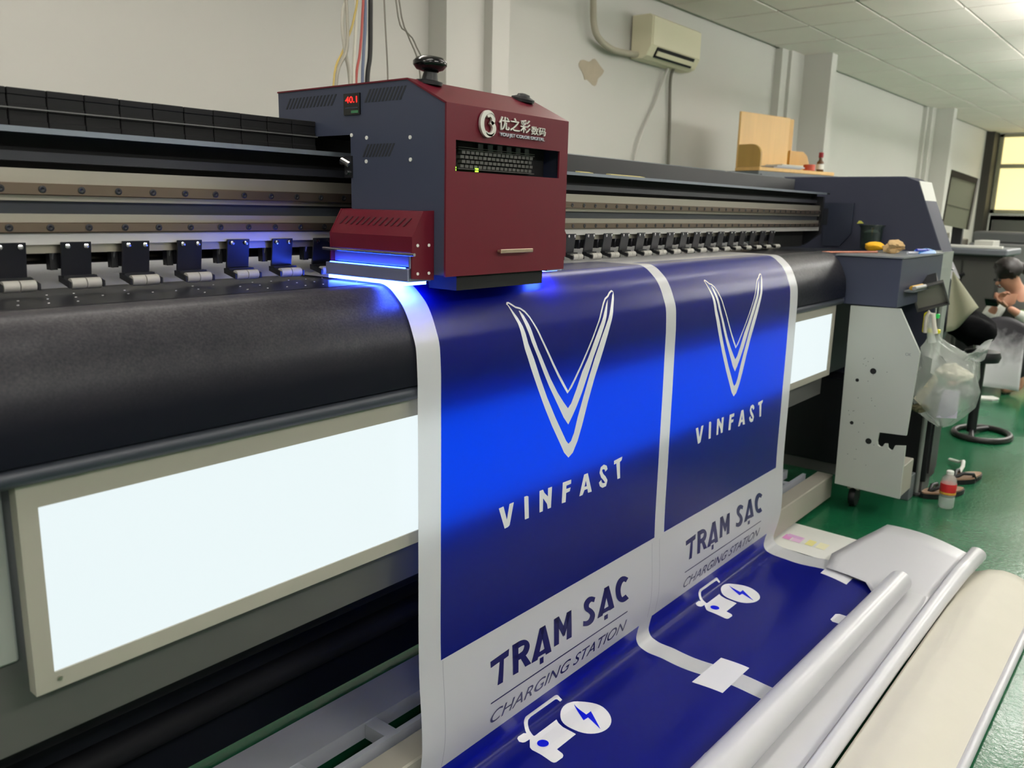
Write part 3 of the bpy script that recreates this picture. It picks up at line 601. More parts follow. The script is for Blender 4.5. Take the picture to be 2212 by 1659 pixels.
TRAM=[[(1.3297,1.2292),(1.3984,1.225),(1.3951,1.2416),(1.3777,1.2431),(1.3723,1.2991),(1.3527,1.2981),(1.3627,1.2428),(1.3305,1.2447)],[(1.4102,1.2216),(1.4328,1.2218),(1.4306,1.2997),(1.41,1.2983)],[(1.4249,1.2382),(1.4295,1.2381),(1.4361,1.2379),(1.4428,1.2378),(1.4481,1.2381),(1.4517,1.2387),(1.4546,1.2395),(1.456,1.24),(1.4555,1.2396),(1.4546,1.2388),(1.4548,1.2391),(1.4551,1.2403),(1.4552,1.2417),(1.4546,1.2438),(1.4532,1.2465),(1.4513,1.2489),(1.4492,1.2507),(1.4472,1.2516),(1.4447,1.2521),(1.4413,1.2525),(1.4374,1.2527),(1.4324,1.2528),(1.4263,1.2525),(1.4206,1.2522),(1.4165,1.2519),(1.4258,1.2681),(1.4298,1.2683),(1.4358,1.2687),(1.4425,1.2691),(1.4485,1.2691),(1.4534,1.2688),(1.458,1.2683),(1.4626,1.2673),(1.4667,1.2654),(1.4702,1.2625),(1.4729,1.259),(1.475,1.2552),(1.4761,1.2511),(1.4759,1.2467),(1.4743,1.2419),(1.471,1.2366),(1.4653,1.2312),(1.4585,1.2271),(1.4522,1.2246),(1.4462,1.2231),(1.44,1.2221),(1.4329,1.2217),(1.4254,1.2218),(1.4187,1.2221),(1.4142,1.2222)],[(1.4337,1.258),(1.4524,1.2579),(1.4807,1.2983),(1.4572,1.297)],[(1.4813,1.2986),(1.5176,1.2213),(1.5409,1.2215),(1.5065,1.3004)],[(1.5176,1.2213),(1.5409,1.2215),(1.5644,1.3021),(1.5404,1.3012)],[(1.499,1.2821),(1.5451,1.2825),(1.5489,1.2956),(1.4952,1.2936)],[(1.5158,1.3002),(1.531,1.301),(1.5315,1.318),(1.5162,1.3174)],[(1.5768,1.2203),(1.5981,1.2201),(1.5963,1.2949),(1.5749,1.2942)],[(1.5768,1.2203),(1.5981,1.2201),(1.6268,1.2702),(1.6152,1.2831)],[(1.6094,1.2671),(1.6329,1.2236),(1.6532,1.2235),(1.6215,1.2837)],[(1.6316,1.2235),(1.6532,1.2235),(1.6529,1.2992),(1.63,1.2978)],[(1.7653,1.2297),(1.7617,1.2278),(1.7556,1.2245),(1.7471,1.2206),(1.737,1.218),(1.7287,1.2182),(1.7223,1.2197),(1.7169,1.2221),(1.7128,1.2252),(1.7104,1.2293),(1.7096,1.234),(1.7103,1.2392),(1.713,1.2454),(1.7189,1.2521),(1.7253,1.2571),(1.7299,1.2605),(1.7325,1.2627),(1.7348,1.2652),(1.7368,1.2675),(1.7378,1.269),(1.7382,1.2702),(1.7379,1.2723),(1.7368,1.2751),(1.7349,1.2777),(1.7329,1.2794),(1.7307,1.2803),(1.7277,1.2809),(1.7242,1.281),(1.7215,1.2808),(1.7187,1.2801),(1.7145,1.2786),(1.7097,1.2766),(1.706,1.2751),(1.7053,1.2893),(1.7088,1.2908),(1.7145,1.2931),(1.7219,1.2958),(1.7298,1.2977),(1.7368,1.2983),(1.743,1.2981),(1.7488,1.2971),(1.7538,1.2951),(1.7577,1.2919),(1.7605,1.288),(1.7623,1.2836),(1.7627,1.2786),(1.7611,1.2731),(1.7577,1.2677),(1.7539,1.2632),(1.7495,1.2586),(1.7437,1.2536),(1.7381,1.2495),(1.7349,1.2472),(1.7343,1.2466),(1.7339,1.2453),(1.7336,1.2429),(1.734,1.2406),(1.735,1.2389),(1.7371,1.2373),(1.7405,1.2359),(1.7442,1.235),(1.746,1.2348),(1.7467,1.2351),(1.75,1.2367),(1.7546,1.2393),(1.7585,1.2413)],[(1.7744,1.2947),(1.8111,1.2197),(1.8327,1.2198),(1.8004,1.2956)],[(1.8083,1.2199),(1.8327,1.2198),(1.8599,1.2943),(1.835,1.2941)],[(1.7949,1.2782),(1.8439,1.2798),(1.8482,1.2932),(1.7892,1.2905)],[(1.809,1.3001),(1.827,1.3003),(1.8277,1.3142),(1.8096,1.3135)],[(1.935,1.2327),(1.9317,1.2305),(1.926,1.2267),(1.9175,1.2218),(1.9063,1.2178),(1.8968,1.2168),(1.8897,1.2175),(1.8834,1.2193),(1.8782,1.2221),(1.874,1.2259),(1.8704,1.2306),(1.8677,1.236),(1.8662,1.2421),(1.8662,1.2489),(1.8674,1.2564),(1.8697,1.264),(1.873,1.2711),(1.8779,1.278),(1.8848,1.2846),(1.8938,1.2908),(1.9058,1.2958),(1.917,1.2974),(1.926,1.297),(1.9332,1.2961),(1.9379,1.2955),(1.9197,1.2772),(1.9149,1.2778),(1.9085,1.2786),(1.9028,1.279),(1.9012,1.279),(1.9025,1.2794),(1.9017,1.2788),(1.8999,1.277),(1.8979,1.2742),(1.8958,1.2698),(1.894,1.2638),(1.893,1.2577),(1.893,1.2525),(1.8941,1.2481),(1.8962,1.2439),(1.899,1.2402),(1.902,1.2376),(1.9051,1.2359),(1.9083,1.235),(1.9113,1.2347),(1.9116,1.2346),(1.9108,1.2344),(1.9134,1.236),(1.9176,1.2389),(1.9212,1.2413)]]
for du in (0.0, 0.9535):
    big = mark('emblem_outer_stroke', poly([V_BIG]), white_ink, 0.0006, du)
    mark('emblem_middle_stroke', poly([V_MID]), white_ink, 0.0006, du)
    mark('emblem_thin_stroke', ribbon(V_THIN, [0.0045 + 0.003*math.exp(-((i-14)/4.0)**2) for i in range(len(V_THIN))]), white_ink, 0.0006, du)
    for ch in 'VINFAST':
        if ch == 'S': bm = ribbon(VF['S'], 0.0125)
        elif ch == 'A': bm = poly([VF['A'], VF['Ah']])
        else: bm = poly([VF[ch]])
        mark('white_letter', bm, white_ink, 0.0006, du)
    for grp in ((0,), (1,2,3), (4,5,6,7), (8,9,10,11), (12,), (13,14,15,16), (17,)):    # the words TRẠM SẠC, letter by letter
        t = B()
        for gi in grp:
            ring = TRAM[gi]; n = len(ring)//2
            if len(ring) > 10:
                vv = [t.verts.new((x, y, 0)) for x, y in ring]
                for i in range(n-1): t.faces.new((vv[i], vv[i+1], vv[-2-i], vv[-1-i]))
            else:
                q = poly([ring]); me = bpy.data.meshes.new('t'); q.to_mesh(me); q.free(); t.from_mesh(me); bpy.data.meshes.remove(me)
        mark('bold_navy_letter', t, navy_ink, 0.0006, du)
    mark('navy_rule', poly([[(1.329,1.3325),(1.9335,1.3325),(1.9335,1.3360),(1.329,1.3360)]]), navy_ink, 0.0006, du)
    t = text_bm('CHARGING STATION', shear=0.25, offset=0.002, spacing=1.0); fit(t, lambda a, b, c: (1.3340+a, 1.3945-b, 0), 0.602, 0.0345); mark('thin_navy_lettering', t, navy_ink, 0.0006, du)
    mark('white_car_symbol', poly([CAR]), white_ink, 0.0006, du)
    mark('car_lamp_dot', poly([ell((1.4786,1.5484), 0.0145)]), vinyl_blue, 0.0012, du)
    cc = (1.640, 1.566)
    mark('white_disc', poly([ell(cc, 0.0665, 40)]), white_ink, 0.0006, du)
    mark('lightning_bolt', poly([BOLT]), vinyl_blue, 0.0012, du)
    mark('white_tab', poly([[(1.655+x, 1.868+y) for x, y in ((0,0.01),(0.01,0),(0.06,0),(0.07,0.01),(0.07,0.075),(0,0.075))]]), white_ink, 0.0006, du)
mark('white_crop_patch', poly([[(1.977,1.697),(2.152,1.703),(2.148,1.793),(1.976,1.790)]]), white_ink, 0.0006, 0)
mark('white_crop_patch', poly([[(2.944,1.722),(3.085,1.722),(3.085,1.826),(2.918,1.824)]]), white_ink, 0.0006, 0)
for u in (2.070, 2.115): mark('cut_line', poly([[(u,1.17),(u+0.0012,1.17),(u+0.0012,1.41),(u,1.41)]]), mat('grey_cut_line', (165,165,178), 0.5) if 'grey_cut_line' not in MATS else MATS['grey_cut_line'], 0.0004, 0)
mark('cut_line', poly([[(1.176,1.16),(1.1771,1.16),(1.1771,1.42),(1.176,1.42)]]), MATS['grey_cut_line'], 0.0004, 0)

# ------------------------------------------------------------------ vinyl lying in front: tube, leader sheet, folded edge, cream sheet
def interp(x, tab):
    if x <= tab[0][0]: return tab[0][1]
    for (a, b), (c, d) in zip(tab, tab[1:]):
        if x <= c: return b + (d-b)*(x-a)/(c-a)
    return tab[-1][1]
# (built in the floor frame: x along the printer, y towards it)
rear = [(1.0,0.665),(2.88,0.690),(2.955,0.735),(2.975,0.80),(2.985,0.885),(3.10,0.905),(3.26,0.855),(3.42,0.795)]
def leader(u, t):
    yr = interp(u, rear); yf = 0.515
    y = yf + (yr-yf)*t
    lift = max(0.0, (u-2.98)/0.42)
    z = 0.019 + 0.080*lift**1.3*(0.75+0.25*math.sin(3.0*t)) + 0.003*math.sin(5*u)*t*(1-t)*4
    return Vector((u - 0.10*lift*(1-t), y - 0.04*lift*(1-t), z))
us = lins(1.0, 2.88, 8) + [2.92, 2.955, 2.975, 2.985, 3.04, 3.10, 3.18, 3.26, 3.34, 3.42]
LS = thing('vinyl_leader_sheet', 'glossy blank white vinyl sheet with curled front lip lying under the slim white roll', 'vinyl sheet', (2.3, 0.6, 0.0))
obj('sheet_body', grid(B(), leader, us, lins(0, 1, 10)), vinyl_roll, LS, smooth=60, thick=0.001)
tb = thing('vinyl_roll', 'slim rolled tube of glossy white vinyl lying across the blue banner', 'vinyl roll', (2.3, 0.64, 0.0))
pa, pb = Vector((1.05, 0.672, 0.066)), Vector((2.955, 0.624, 0.058))
def spiral_roll(pa, pb, ra, rb, turns=2.2, gap=0.0035, n=40):
    bm = B(); d = (pb-pa).normalized(); u, v = ring_frame(d); rows = []
    for k in range(9):
        t = k/8; c = pa+(pb-pa)*t; r = ra+(rb-ra)*t; row = []
        for i in range(int(n*turns)+1):
            a = 2*math.pi*i/n + 2.0; rr = r - gap*i/n
            row.append(bm.verts.new(c + rr*(math.cos(a)*u + math.sin(a)*v)))
        rows.append(row)
    for a, b in zip(rows, rows[1:]):
        for i in range(len(a)-1): bm.faces.new((a[i], a[i+1], b[i+1], b[i]))
    return bm
obj('rolled_film', spiral_roll(pa, pb, 0.050, 0.040), vinyl_roll, tb, smooth=60, recalc=False)
obj('roll_core', tube(B(), [pa+Vector((0.02,0,0)), pb-Vector((0.02,0,0))], 0.030, 16), mat('pale_core', (196,194,190), 0.6), tb, smooth=40)
path = [(1.0,0.512,0.034),(1.7,0.508,0.034),(2.4,0.502,0.036),(2.9,0.492,0.046),(3.15,0.478,0.066),(3.32,0.458,0.088)]
fb = B(); rows = []
for i, p in enumerate(path):
    c = Vector(p); r = [0.021,0.021,0.022,0.024,0.026,0.028][i]
    rows.append([fb.verts.new(c + Vector((0, math.cos(a)*r*1.2, math.sin(a)*r))) for a in [math.radians(60 + 10*k) for k in range(30)]][::-1])
for a, b in zip(rows, rows[1:]):
    for i in range(len(a)-1): fb.faces.new((a[i], a[i+1], b[i+1], b[i]))
obj('curled_lip', fb, vinyl_roll, LS, smooth=60, thick=0.0012)
CS = thing('cream_vinyl_sheet', 'wide matte cream vinyl sheet with rolled outer edge on the green floor', 'vinyl sheet', (2.3, 0.36, 0.0))
czt = [(0.0,0.028),(0.10,0.034),(0.25,0.046),(0.42,0.050),(0.62,0.044),(0.82,0.030),(1.0,0.018)]
def cream(u, t):
    s = (u-1.0)/2.28; y0 = 0.483 - 0.02*s; y1 = 0.262-0.028*s
    y = y0 + (y1-y0)*t
    z = interp(t, czt)*(0.9+0.25*s) + 0.003*math.sin(9*u+4*t)*math.sin(math.pi*t)
    return Vector((u + 0.03*math.sin(3*t)*s, y, z))
obj('sheet_body', grid(B(), cream, lins(1.0, 3.28, 40), lins(0, 1, 26)), vinyl_back, CS, smooth=60, thick=0.0012)
obj('rolled_edge', tube(B(), [cream(u, 1.0)+Vector((0,-0.004,-0.003)) for u in lins(1.0, 3.28, 24)], 0.0125, 14), vinyl_roll, CS, smooth=60)

# ------------------------------------------------------------------ on and near the back wall
ac_m = mat('aged_cream_plastic', (226,219,190), 0.45)
AC = thing('air_conditioner', 'cream split air conditioner mounted high on the white back wall', 'air conditioner', (5.64, 3.1, 2.33))
acp = [(3.257,2.615),(3.12,2.615),(3.095,2.60),(3.095,2.41),(3.13,2.345),(3.17,2.33),(3.257,2.33)]
obj('casing', prism_x(B(), acp, 5.275, 6.0), ac_m, AC, bevel=0.006, seg=2)
obj('front_panel', prism_x(B(), [(3.0945,2.60),(3.090,2.598),(3.090,2.415),(3.0945,2.41)], 5.29, 5.985), ac_m, AC)
obj('air_slot', prism_x(B(), [(3.0955,2.408),(3.128,2.344),(3.122,2.342),(3.0895,2.406)], 5.36, 5.91), black_flat, AC)
obj('louvre', prism_x(B(), [(3.098,2.384),(3.112,2.356),(3.106,2.353),(3.092,2.381)], 5.37, 5.90), ac_m, AC)
def cable(name, pts, r, m, label, cat, group=None, smooth_n=6):
    P3 = [Vector(p) for p in pts]; out = []
    for i in range(len(P3)-1):
        p0, p1, p2, p3 = P3[max(i-1,0)], P3[i], P3[i+1], P3[min(i+2, len(P3)-1)]
        for k in range(smooth_n):
            t = k/smooth_n
            out.append(0.5*((2*p1) + (-p0+p2)*t + (2*p0-5*p1+4*p2-p3)*t*t + (-p0+3*p1-3*p2+p3)*t**3))
    out.append(P3[-1]); return tag(obj(name, tube(B(), out, r, 7), m, None, smooth=60), label, cat, group)
pipe_m = mat('wrapped_pipe', (176,170,152), 0.7); wire_g = mat('grey_wire', (120,116,106), 0.6)
cable('refrigerant_pipe', [(4.715,3.21,2.76),(4.72,3.21,2.60),(4.738,3.21,2.46),(4.80,3.21,2.385),(4.95,3.21,2.345),(5.12,3.21,2.345),(5.30,3.21,2.36)], 0.022, pipe_m, 'thick pale pipe curving down from the ceiling to the air conditioner', 'pipe')
cable('power_cable', [(5.80,3.20,2.34),(5.82,3.235,2.25),(5.86,3.24,1.9),(5.90,3.24,1.2)], 0.012, wire_g, 'straight grey cable running down the wall below the air conditioner', 'cable')
cable('drain_hose', [(5.74,3.215,2.328),(5.71,3.235,2.24),(5.62,3.243,2.06),(5.52,3.243,1.93),(5.40,3.243,1.72),(5.30,3.243,1.3)], 0.011, wall_m, 'slanting pale hose on the wall left of the straight cable', 'cable')
stain = B(); random.seed(5)
sp_ = [(4.83+0.13*math.cos(a)*(1+0.25*math.sin(3*a)), 3.2765, 2.19+0.075*math.sin(a)*(1+0.2*math.cos(5*a))) for a in [2*math.pi*i/30 for i in range(30)]]
st_m = mat('damp_stain', (182,170,150), 0.9, var=0.2, scale=9)
tag(obj('damp_stain', prism(B(), sp_, (0, 0.003, 0)), st_m), 'brownish damp stain on the wall below the pipe bend', 'stain')
wires = [((2.012,2.02,2.014,1.965), (150,145,132), 0.006, 'pale grey cable, leftmost of the bunch behind the carriage', 'cable'),
         ((2.030,2.00,2.008,2.03), (176,172,160), 0.007, 'pale cable crossing behind the yellow one', 'cable'),
         ((2.072,2.05,2.0,1.955), (190,166,92), 0.004, 'yellow cable bending left behind the carriage', 'cable'),
         ((2.060,2.06,2.05,2.045), (206,202,190), 0.006, 'off-white cable between the yellow and red ones', 'cable'),
         ((2.095,2.088,2.075,2.055), (180,84,78), 0.005, 'red cable hanging behind the carriage', 'cable'),
         ((2.102,2.102,2.092,2.085), (104,116,142), 0.006, 'blue-grey cable beside the red one', 'cable'),
         ((2.127,2.126,2.122,2.106), (18,18,18), 0.009, 'thick black cable hanging behind the carriage', 'cable')]
for wi, ((a, b, c, d), col, r, lb, ct) in enumerate(wires):
    yy = 2.34+0.022*wi; kx = yy/2.40; kz = lambda z: 1.3+(z-1.3)*kx
    a, b, c, d = a*kx, b*kx, c*kx, d*kx
    cable('hanging_cable', [(a-0.01,yy,2.76),(a,yy,kz(2.1)),(b,yy,kz(1.93)),(c,yy,kz(1.82)),(d,yy,kz(1.70)),(d,yy,1.30)], r, mat('cable_%d_%d_%d' % col, col, 0.5), lb, ct, 'bunched hanging cables')
for pts, lb in (([(2.18,2.42,2.76),(2.193,2.4,2.02),(2.208,2.4,1.75),(2.21,2.4,1.4)], 'single thin wire hanging left of the black knob'),
                ([(2.20,2.42,2.76),(2.25,2.4,2.03),(2.31,2.4,1.92),(2.372,2.4,1.80),(2.39,2.4,1.5)], 'thin wire slanting down behind the black knob'),
                ([(2.22,2.42,2.76),(2.266,2.4,2.033),(2.344,2.4,1.90),(2.40,2.4,1.80),(2.42,2.4,1.5)], 'rightmost thin wire slanting down behind the black knob')):
    cable('thin_wire', pts, 0.003, wire_g, lb, 'wire', 'thin hanging wires')
# storage cabinet with a bamboo desk shelf on it
SCB = thing('storage_cabinet', 'tall grey storage cabinet behind the printer under the bamboo shelf', 'cabinet', (6.5, 2.6, 0))
def rot13(p, q, z): c, s = 0.974, -0.225; return Vector((5.995 + p*c - q*s, 2.555 + p*s + q*c, z))   # p along the shelf, q towards the wall
def rotbox(bm, p0, p1, q0, q1, z0, z1):
    n = len(bm.verts); box(bm, p0, p1, q0, q1, z0, z1); bm.verts.ensure_lookup_table()
    for v in list(bm.verts)[n:]: v.co = rot13(*v.co)
    return bm
obj('body', rotbox(B(), -0.02, 1.02, -0.01, 0.36, 0.0, 1.603), cover_m, SCB)
obj('door', rotbox(B(), 0.0, 0.495, -0.022, -0.011, 0.05, 1.58), cover_m, SCB); obj('door', rotbox(B(), 0.505, 1.0, -0.022, -0.011, 0.05, 1.58), cover_m, SCB)
BS = thing('bamboo_shelf', 'bamboo desk shelf with tall back board standing on the cabinet behind the printer', 'shelf', rot13(0.5, 0.1, 1.604), None)
obj('base_board', rotbox(B(), 0.0, 0.985, 0.0, 0.22, 1.605, 1.632), wood_m, BS, bevel=0.003)
bb = obj('back_board', rotbox(B(), 0.0, 0.62, 0.20, 0.218, 1.633, 2.034), wood_m, BS, bevel=0.003)
obj('board_edge', rotbox(B(), 0.60, 0.70, 0.22, 0.24, 1.633, 2.03), mat('amber_wood', (196,150,70), 0.45, var=0.12, scale=18, stretch=(1,1,0.1)), BS)
sb_pts = [(0.0,0.20,1.633),(0.0,0.0,1.633),(0.0,0.0,1.72)] + [(0.0, 0.09-0.09*math.cos(a), 1.72+0.075*math.sin(a)) for a in [math.radians(15*i) for i in range(1,7)]] + [(0.0,0.20,1.795)]
obj('side_bracket', prism(B(), [rot13(*q) for q in sb_pts], rot13(0.018,0,0)-rot13(0,0,0)), mat('olive_bamboo', (176,140,72), 0.5, var=0.12, scale=18, stretch=(1,1,0.1)), BS)
rp = [(0.66,0.205,1.633),(0.93,0.205,1.633),(0.93,0.205,1.70),(0.90,0.205,1.76),(0.84,0.205,1.79),(0.66,0.205,1.79)]
obj('right_panel', prism(B(), [rot13(*q) for q in rp], rot13(0,0.016,0)-rot13(0,0,0)), MATS['amber_wood'], BS)
papers = [(0.20,0.55,0.0,(150,152,158),'grey folder, lowest of the pile on the bamboo shelf'), (0.24,0.60,0.011,(186,190,196),'pale magazine in the middle of the pile on the bamboo shelf'), (0.30,0.58,0.022,(206,204,190),'cream booklet on top of the pile on the bamboo shelf')]
for i, (a, b, dz, c, lb) in enumerate(papers):
    tag(obj('booklet', rotbox(B(), a, b, 0.02, 0.17, 1.633+dz, 1.643+dz), mat('booklet_%d' % i, c, 0.6), None, bevel=0.002), lb, 'booklet', 'pile on the bamboo shelf')
tag(obj('tape_roll', lathe(B(), [(0.028,0),(0.045,0.002),(0.045,0.048),(0.028,0.05)], rot13(0.72,0.06,1.633), (0,0,1), 20), mat('orange_red_tape', (196,74,48), 0.4), None, smooth=40), 'orange-red roll on the right of the bamboo shelf', 'tape roll')
bt = thing('small_bottle', 'small brown bottle with dark red cap at the right end of the bamboo shelf', 'bottle', rot13(0.90, 0.08, 1.633))
obj('glass_body', lathe(B(), [(0.024,0),(0.028,0.004),(0.028,0.075),(0.014,0.095),(0.014,0.115)], rot13(0.90,0.08,1.633), (0,0,1), 16), mat('brown_glass', (96,64,40), 0.15), bt, smooth=50)
obj('label', lathe(B(), [(0.0285,0.02),(0.0287,0.021),(0.0287,0.06),(0.0285,0.061)], rot13(0.90,0.08,1.633), (0,0,1), 16), label_white, bt)
obj('cap', lathe(B(), [(0.018,0.112),(0.019,0.114),(0.019,0.15),(0.012,0.154)], rot13(0.90,0.08,1.633), (0,0,1), 16), mat('dark_red_cap', (150,30,44), 0.4), bt, smooth=50)
tp = mat('masking_tape', (178,166,96), 0.6)
for x0, x1, z, lb in ((2.74, 2.92, 0.0, 'short strip of yellow tape on the tray lip beside the carriage'), (2.12, 2.19, 0.0, 'small yellow tape stuck on the tray lip just right of the carriage'), (2.29, 2.50, 0.0, 'long strip of yellow tape lying on the tray')):
    if x0 == 2.74: continue
    tag(obj('tape_strip', prism_x(B(), [(1.462,1.4015),(1.482,1.4015),(1.482,1.411),(1.464,1.408)], x0, x1), tp), lb, 'tape')

# ------------------------------------------------------------------ on the ink box and the tall cabinet
jar_m = mat('dark_glass_jar', (44,56,52), 0.08, alpha=0.62, coat=0.5)
J = thing('glass_jar', 'dark green glass jar standing on the deck before the slate cabinet', 'jar', (4.30, 1.235, 1.137))
obj('jar_wall', lathe(B(), [(0.040,0.0),(0.046,0.004),(0.053,0.105),(0.062,0.118),(0.060,0.119),(0.051,0.105),(0.044,0.008),(0.02,0.006)], (4.30,1.235,1.1375), (0,0,1), 24), jar_m, J, smooth=50)
obj('rag_inside', lathe(B(), [(0.03,0.01),(0.042,0.03),(0.036,0.06),(0.04,0.08),(0.02,0.095)], (4.30,1.235,1.1375), (0.1,0,1), 12), mat('mint_rag', (110,140,124), 0.8, var=0.3, scale=50), J, smooth=60)
tag(obj('yellow_label', prism(B(), [(4.396,1.338,1.260),(4.396,1.305,1.262),(4.396,1.318,1.274),(4.396,1.328,1.275)], (-0.004,0,0)), mat('yellow_green_sticker', (196,196,90), 0.5)), 'tiny yellow-green sticker on the slate cabinet left of the glass jar', 'sticker')
def crumple(c, r, seed, amp=0.35, sq=(1,1,1), sub=3):
    bm = B(); bmesh.ops.create_icosphere(bm, subdivisions=sub, radius=1.0); rnd = random.Random(seed)
    ds = [(Vector((rnd.uniform(-1,1), rnd.uniform(-1,1), rnd.uniform(-1,1))).normalized(), rnd.uniform(0.5,1)) for _ in range(14)]
    for v in bm.verts:
        n = v.co.normalized(); k = 1.0
        for d, w in ds: k -= amp*w*max(0, n.dot(d)-0.72)*1.6
        k += rnd.uniform(-0.05, 0.05)*amp*2
        v.co = Vector((c[0]+n.x*k*r*sq[0], c[1]+n.y*k*r*sq[1], c[2]+n.z*k*r*sq[2]))
    return bm
cl = thing('cleaning_cloth', 'crumpled yellow and beige cloth on the deck beside the glass jar', 'cloth', (4.05, 1.085, 1.137))
obj('yellow_fold', crumple((4.12,1.16,1.160), 0.05, 3, 0.5, (1.0,1.15,0.46)), mat('yellow_cloth', (238,178,24), 0.8, var=0.15, scale=30), cl, smooth=60)
obj('beige_fold', crumple((4.02,1.05,1.166), 0.06, 5, 0.9, (1.0,1.0,0.62)), mat('beige_cloth', (196,164,116), 0.85, var=0.2, scale=30), cl, smooth=60)
mk = [((4.00,0.985,1.1425),(4.16,0.955,1.1425),(200,202,214),'white marker pen lying beside the beige cloth','white_pen'), ((4.06,0.965,1.155),(4.22,0.945,1.150),(40,60,190),'blue marker pen lying near the cabinet edge','blue_pen')]
for a, b, c, lb, nm in mk:
    t = thing('marker_pen', lb, 'pen', a, 'pens on the deck')
    a, b = Vector(a), Vector(b)
    obj('pen_barrel', tube(B(), [a, a+(b-a)*0.7], 0.006, 10), mat(nm, c, 0.4), t, smooth=40); obj('pen_cap', tube(B(), [a+(b-a)*0.7, b], 0.0075, 10), mat(nm+'_cap', tuple(max(0,v-30) for v in c), 0.4), t, smooth=40)
kn = thing('utility_knife', 'light blue utility knife lying at the right end of the deck', 'knife', (4.2,0.94,1.137))
obj('knife_handle', prism(B(), [(4.08,0.955,1.138),(4.22,0.915,1.138),(4.24,0.925,1.150),(4.20,0.945,1.160),(4.10,0.97,1.152)], (0.01,0.02,0.0)), mat('sky_blue_plastic', (60,130,200), 0.4), kn, bevel=0.002)
obj('blade', prism(B(), [(4.22,0.93,1.140),(4.30,0.905,1.140),(4.29,0.91,1.150),(4.22,0.935,1.152)], (0.001,0.002,0.0)), steel_m, kn)
tag(obj('copper_rod', tube(B(), [(3.70,1.26,1.1395),(3.95,1.10,1.1425)], 0.0045, 8), mat('copper_rod', (196,132,110), 0.4, metal=0.4), None, smooth=40), 'thin coppery rod lying across the end of the bed', 'rod')
SH = thing('tool_shelf', 'small grey tool shelf fixed to the front of the ink box', 'shelf', (3.95, 0.90, 0.99))
obj('shelf_plate', box(B(), 3.76, 4.15, 0.885, 0.9235, 0.990, 0.996), cover_m, SH)
tl = [((3.80,0.905,1.0055),(4.12,0.905,1.0055),(206,160,40),'yellow handled screwdriver on the tool shelf','screwdriver'),((4.12,0.900,0.948),(4.36,0.905,0.948),(150,110,60),'brown wooden brush handle on the tool shelf','brush'),((3.78,0.889,1.0055),(4.10,0.889,1.0055),(150,152,150),'grey steel rod on the tool shelf','rod')]
for a, b, c, lb, ct in tl:
    t = thing(ct, lb, ct, a); a, b = Vector(a), Vector(b)
    obj('handle', tube(B(), [a, a+(b-a)*0.55], 0.009, 10), mat(ct+'_handle', c, 0.45), t, smooth=40); obj('shaft', tube(B(), [a+(b-a)*0.55, b], 0.004, 8), alu_m, t, smooth=40)
# the grey tray on its pole
TR = thing('pole_tray', 'tilted dark grey open tray held on a thin pole before the ink box', 'tray', (4.03, 0.87, 0.0))
tr_m = mat('charcoal_tray', (74,74,74), 0.5)
tc = Vector((4.0, 0.872, 0.958)); tu = Vector((0.02, -0.107, 0.039)).normalized(); tv = Vector((0.045, -0.055, -0.085)); tv = (tv - tu*tv.dot(tu)).normalized(); tn = tu.cross(tv)
if tn.x > 0: tn = -tn
def tq(a, b, d): return tc + tu*a + tv*b + tn*d
def tbox(bm, a0, a1, b0, b1, d0, d1):
    n = len(bm.verts); box(bm, a0, a1, b0, b1, d0, d1); bm.verts.ensure_lookup_table()
    for v in list(bm.verts)[n:]: v.co = tq(*v.co)
    return bm
hw, hh = 0.066, 0.055
obj('tray_floor', tbox(B(), -hw, hw, -hh, hh, -0.022, -0.018), mat('tray_floor_grey', (128,126,118), 0.55), TR)
rim = B()
for q in ((-hw, hw, -hh, -hh+0.006), (-hw, hw, hh-0.006, hh), (-hw, -hw+0.006, -hh+0.006, hh-0.006), (hw-0.006, hw, -hh+0.006, hh-0.006)): tbox(rim, *q, -0.022, 0.008)
obj('tray_rim', rim, tr_m, TR)
obj('tray_back', tbox(B(), -hw*0.75, hw*0.6, -hh*0.7, hh*1.05, -0.165, -0.023), black_m, TR)
obj('tray_pole', tube(B(), [(4.165,0.862,0.93),(4.165,0.862,0.012)], 0.011, 12), mat('grey_pole', (134,138,136), 0.4, metal=0.3), TR, smooth=40)
obj('pole_foot', lathe(B(), [(0.026,0),(0.026,0.008),(0.013,0.014)], (4.165,0.862,0.0), (0,0,1), 20), black_m, TR, smooth=40)
ck = thing('spring_clip', 'bright yellow plastic clip gripping the pole above the bag', 'clip', (4.0, 0.86, 0.80))
yl = mat('yellow_plastic', (226,220,30), 0.4)
obj('clip_jaw', prism(B(), [(3.99,0.886,0.80),(3.99,0.886,0.885),(3.99,0.872,0.895),(3.99,0.868,0.80)], (0.03,0,0)), yl, ck, bevel=0.003)
obj('clip_lower_jaw', box(B(), 3.99, 4.02, 0.815, 0.868, 0.80, 0.818), yl, ck, bevel=0.003)
obj('clip_grip', box(B(), 3.995, 4.02, 0.826, 0.84, 0.865, 0.885), mat('bright_green_plastic', (40,200,90), 0.4), ck, bevel=0.003)
obj('clip_arch', tube(B(), [(3.99,0.872,0.80),(3.985,0.872,0.87),(3.985,0.862,0.893),(3.985,0.848,0.887),(3.99,0.838,0.83),(3.99,0.828,0.80)], 0.010, 8), mat('white_clip_plastic', (222,216,206), 0.5), ck, smooth=50)

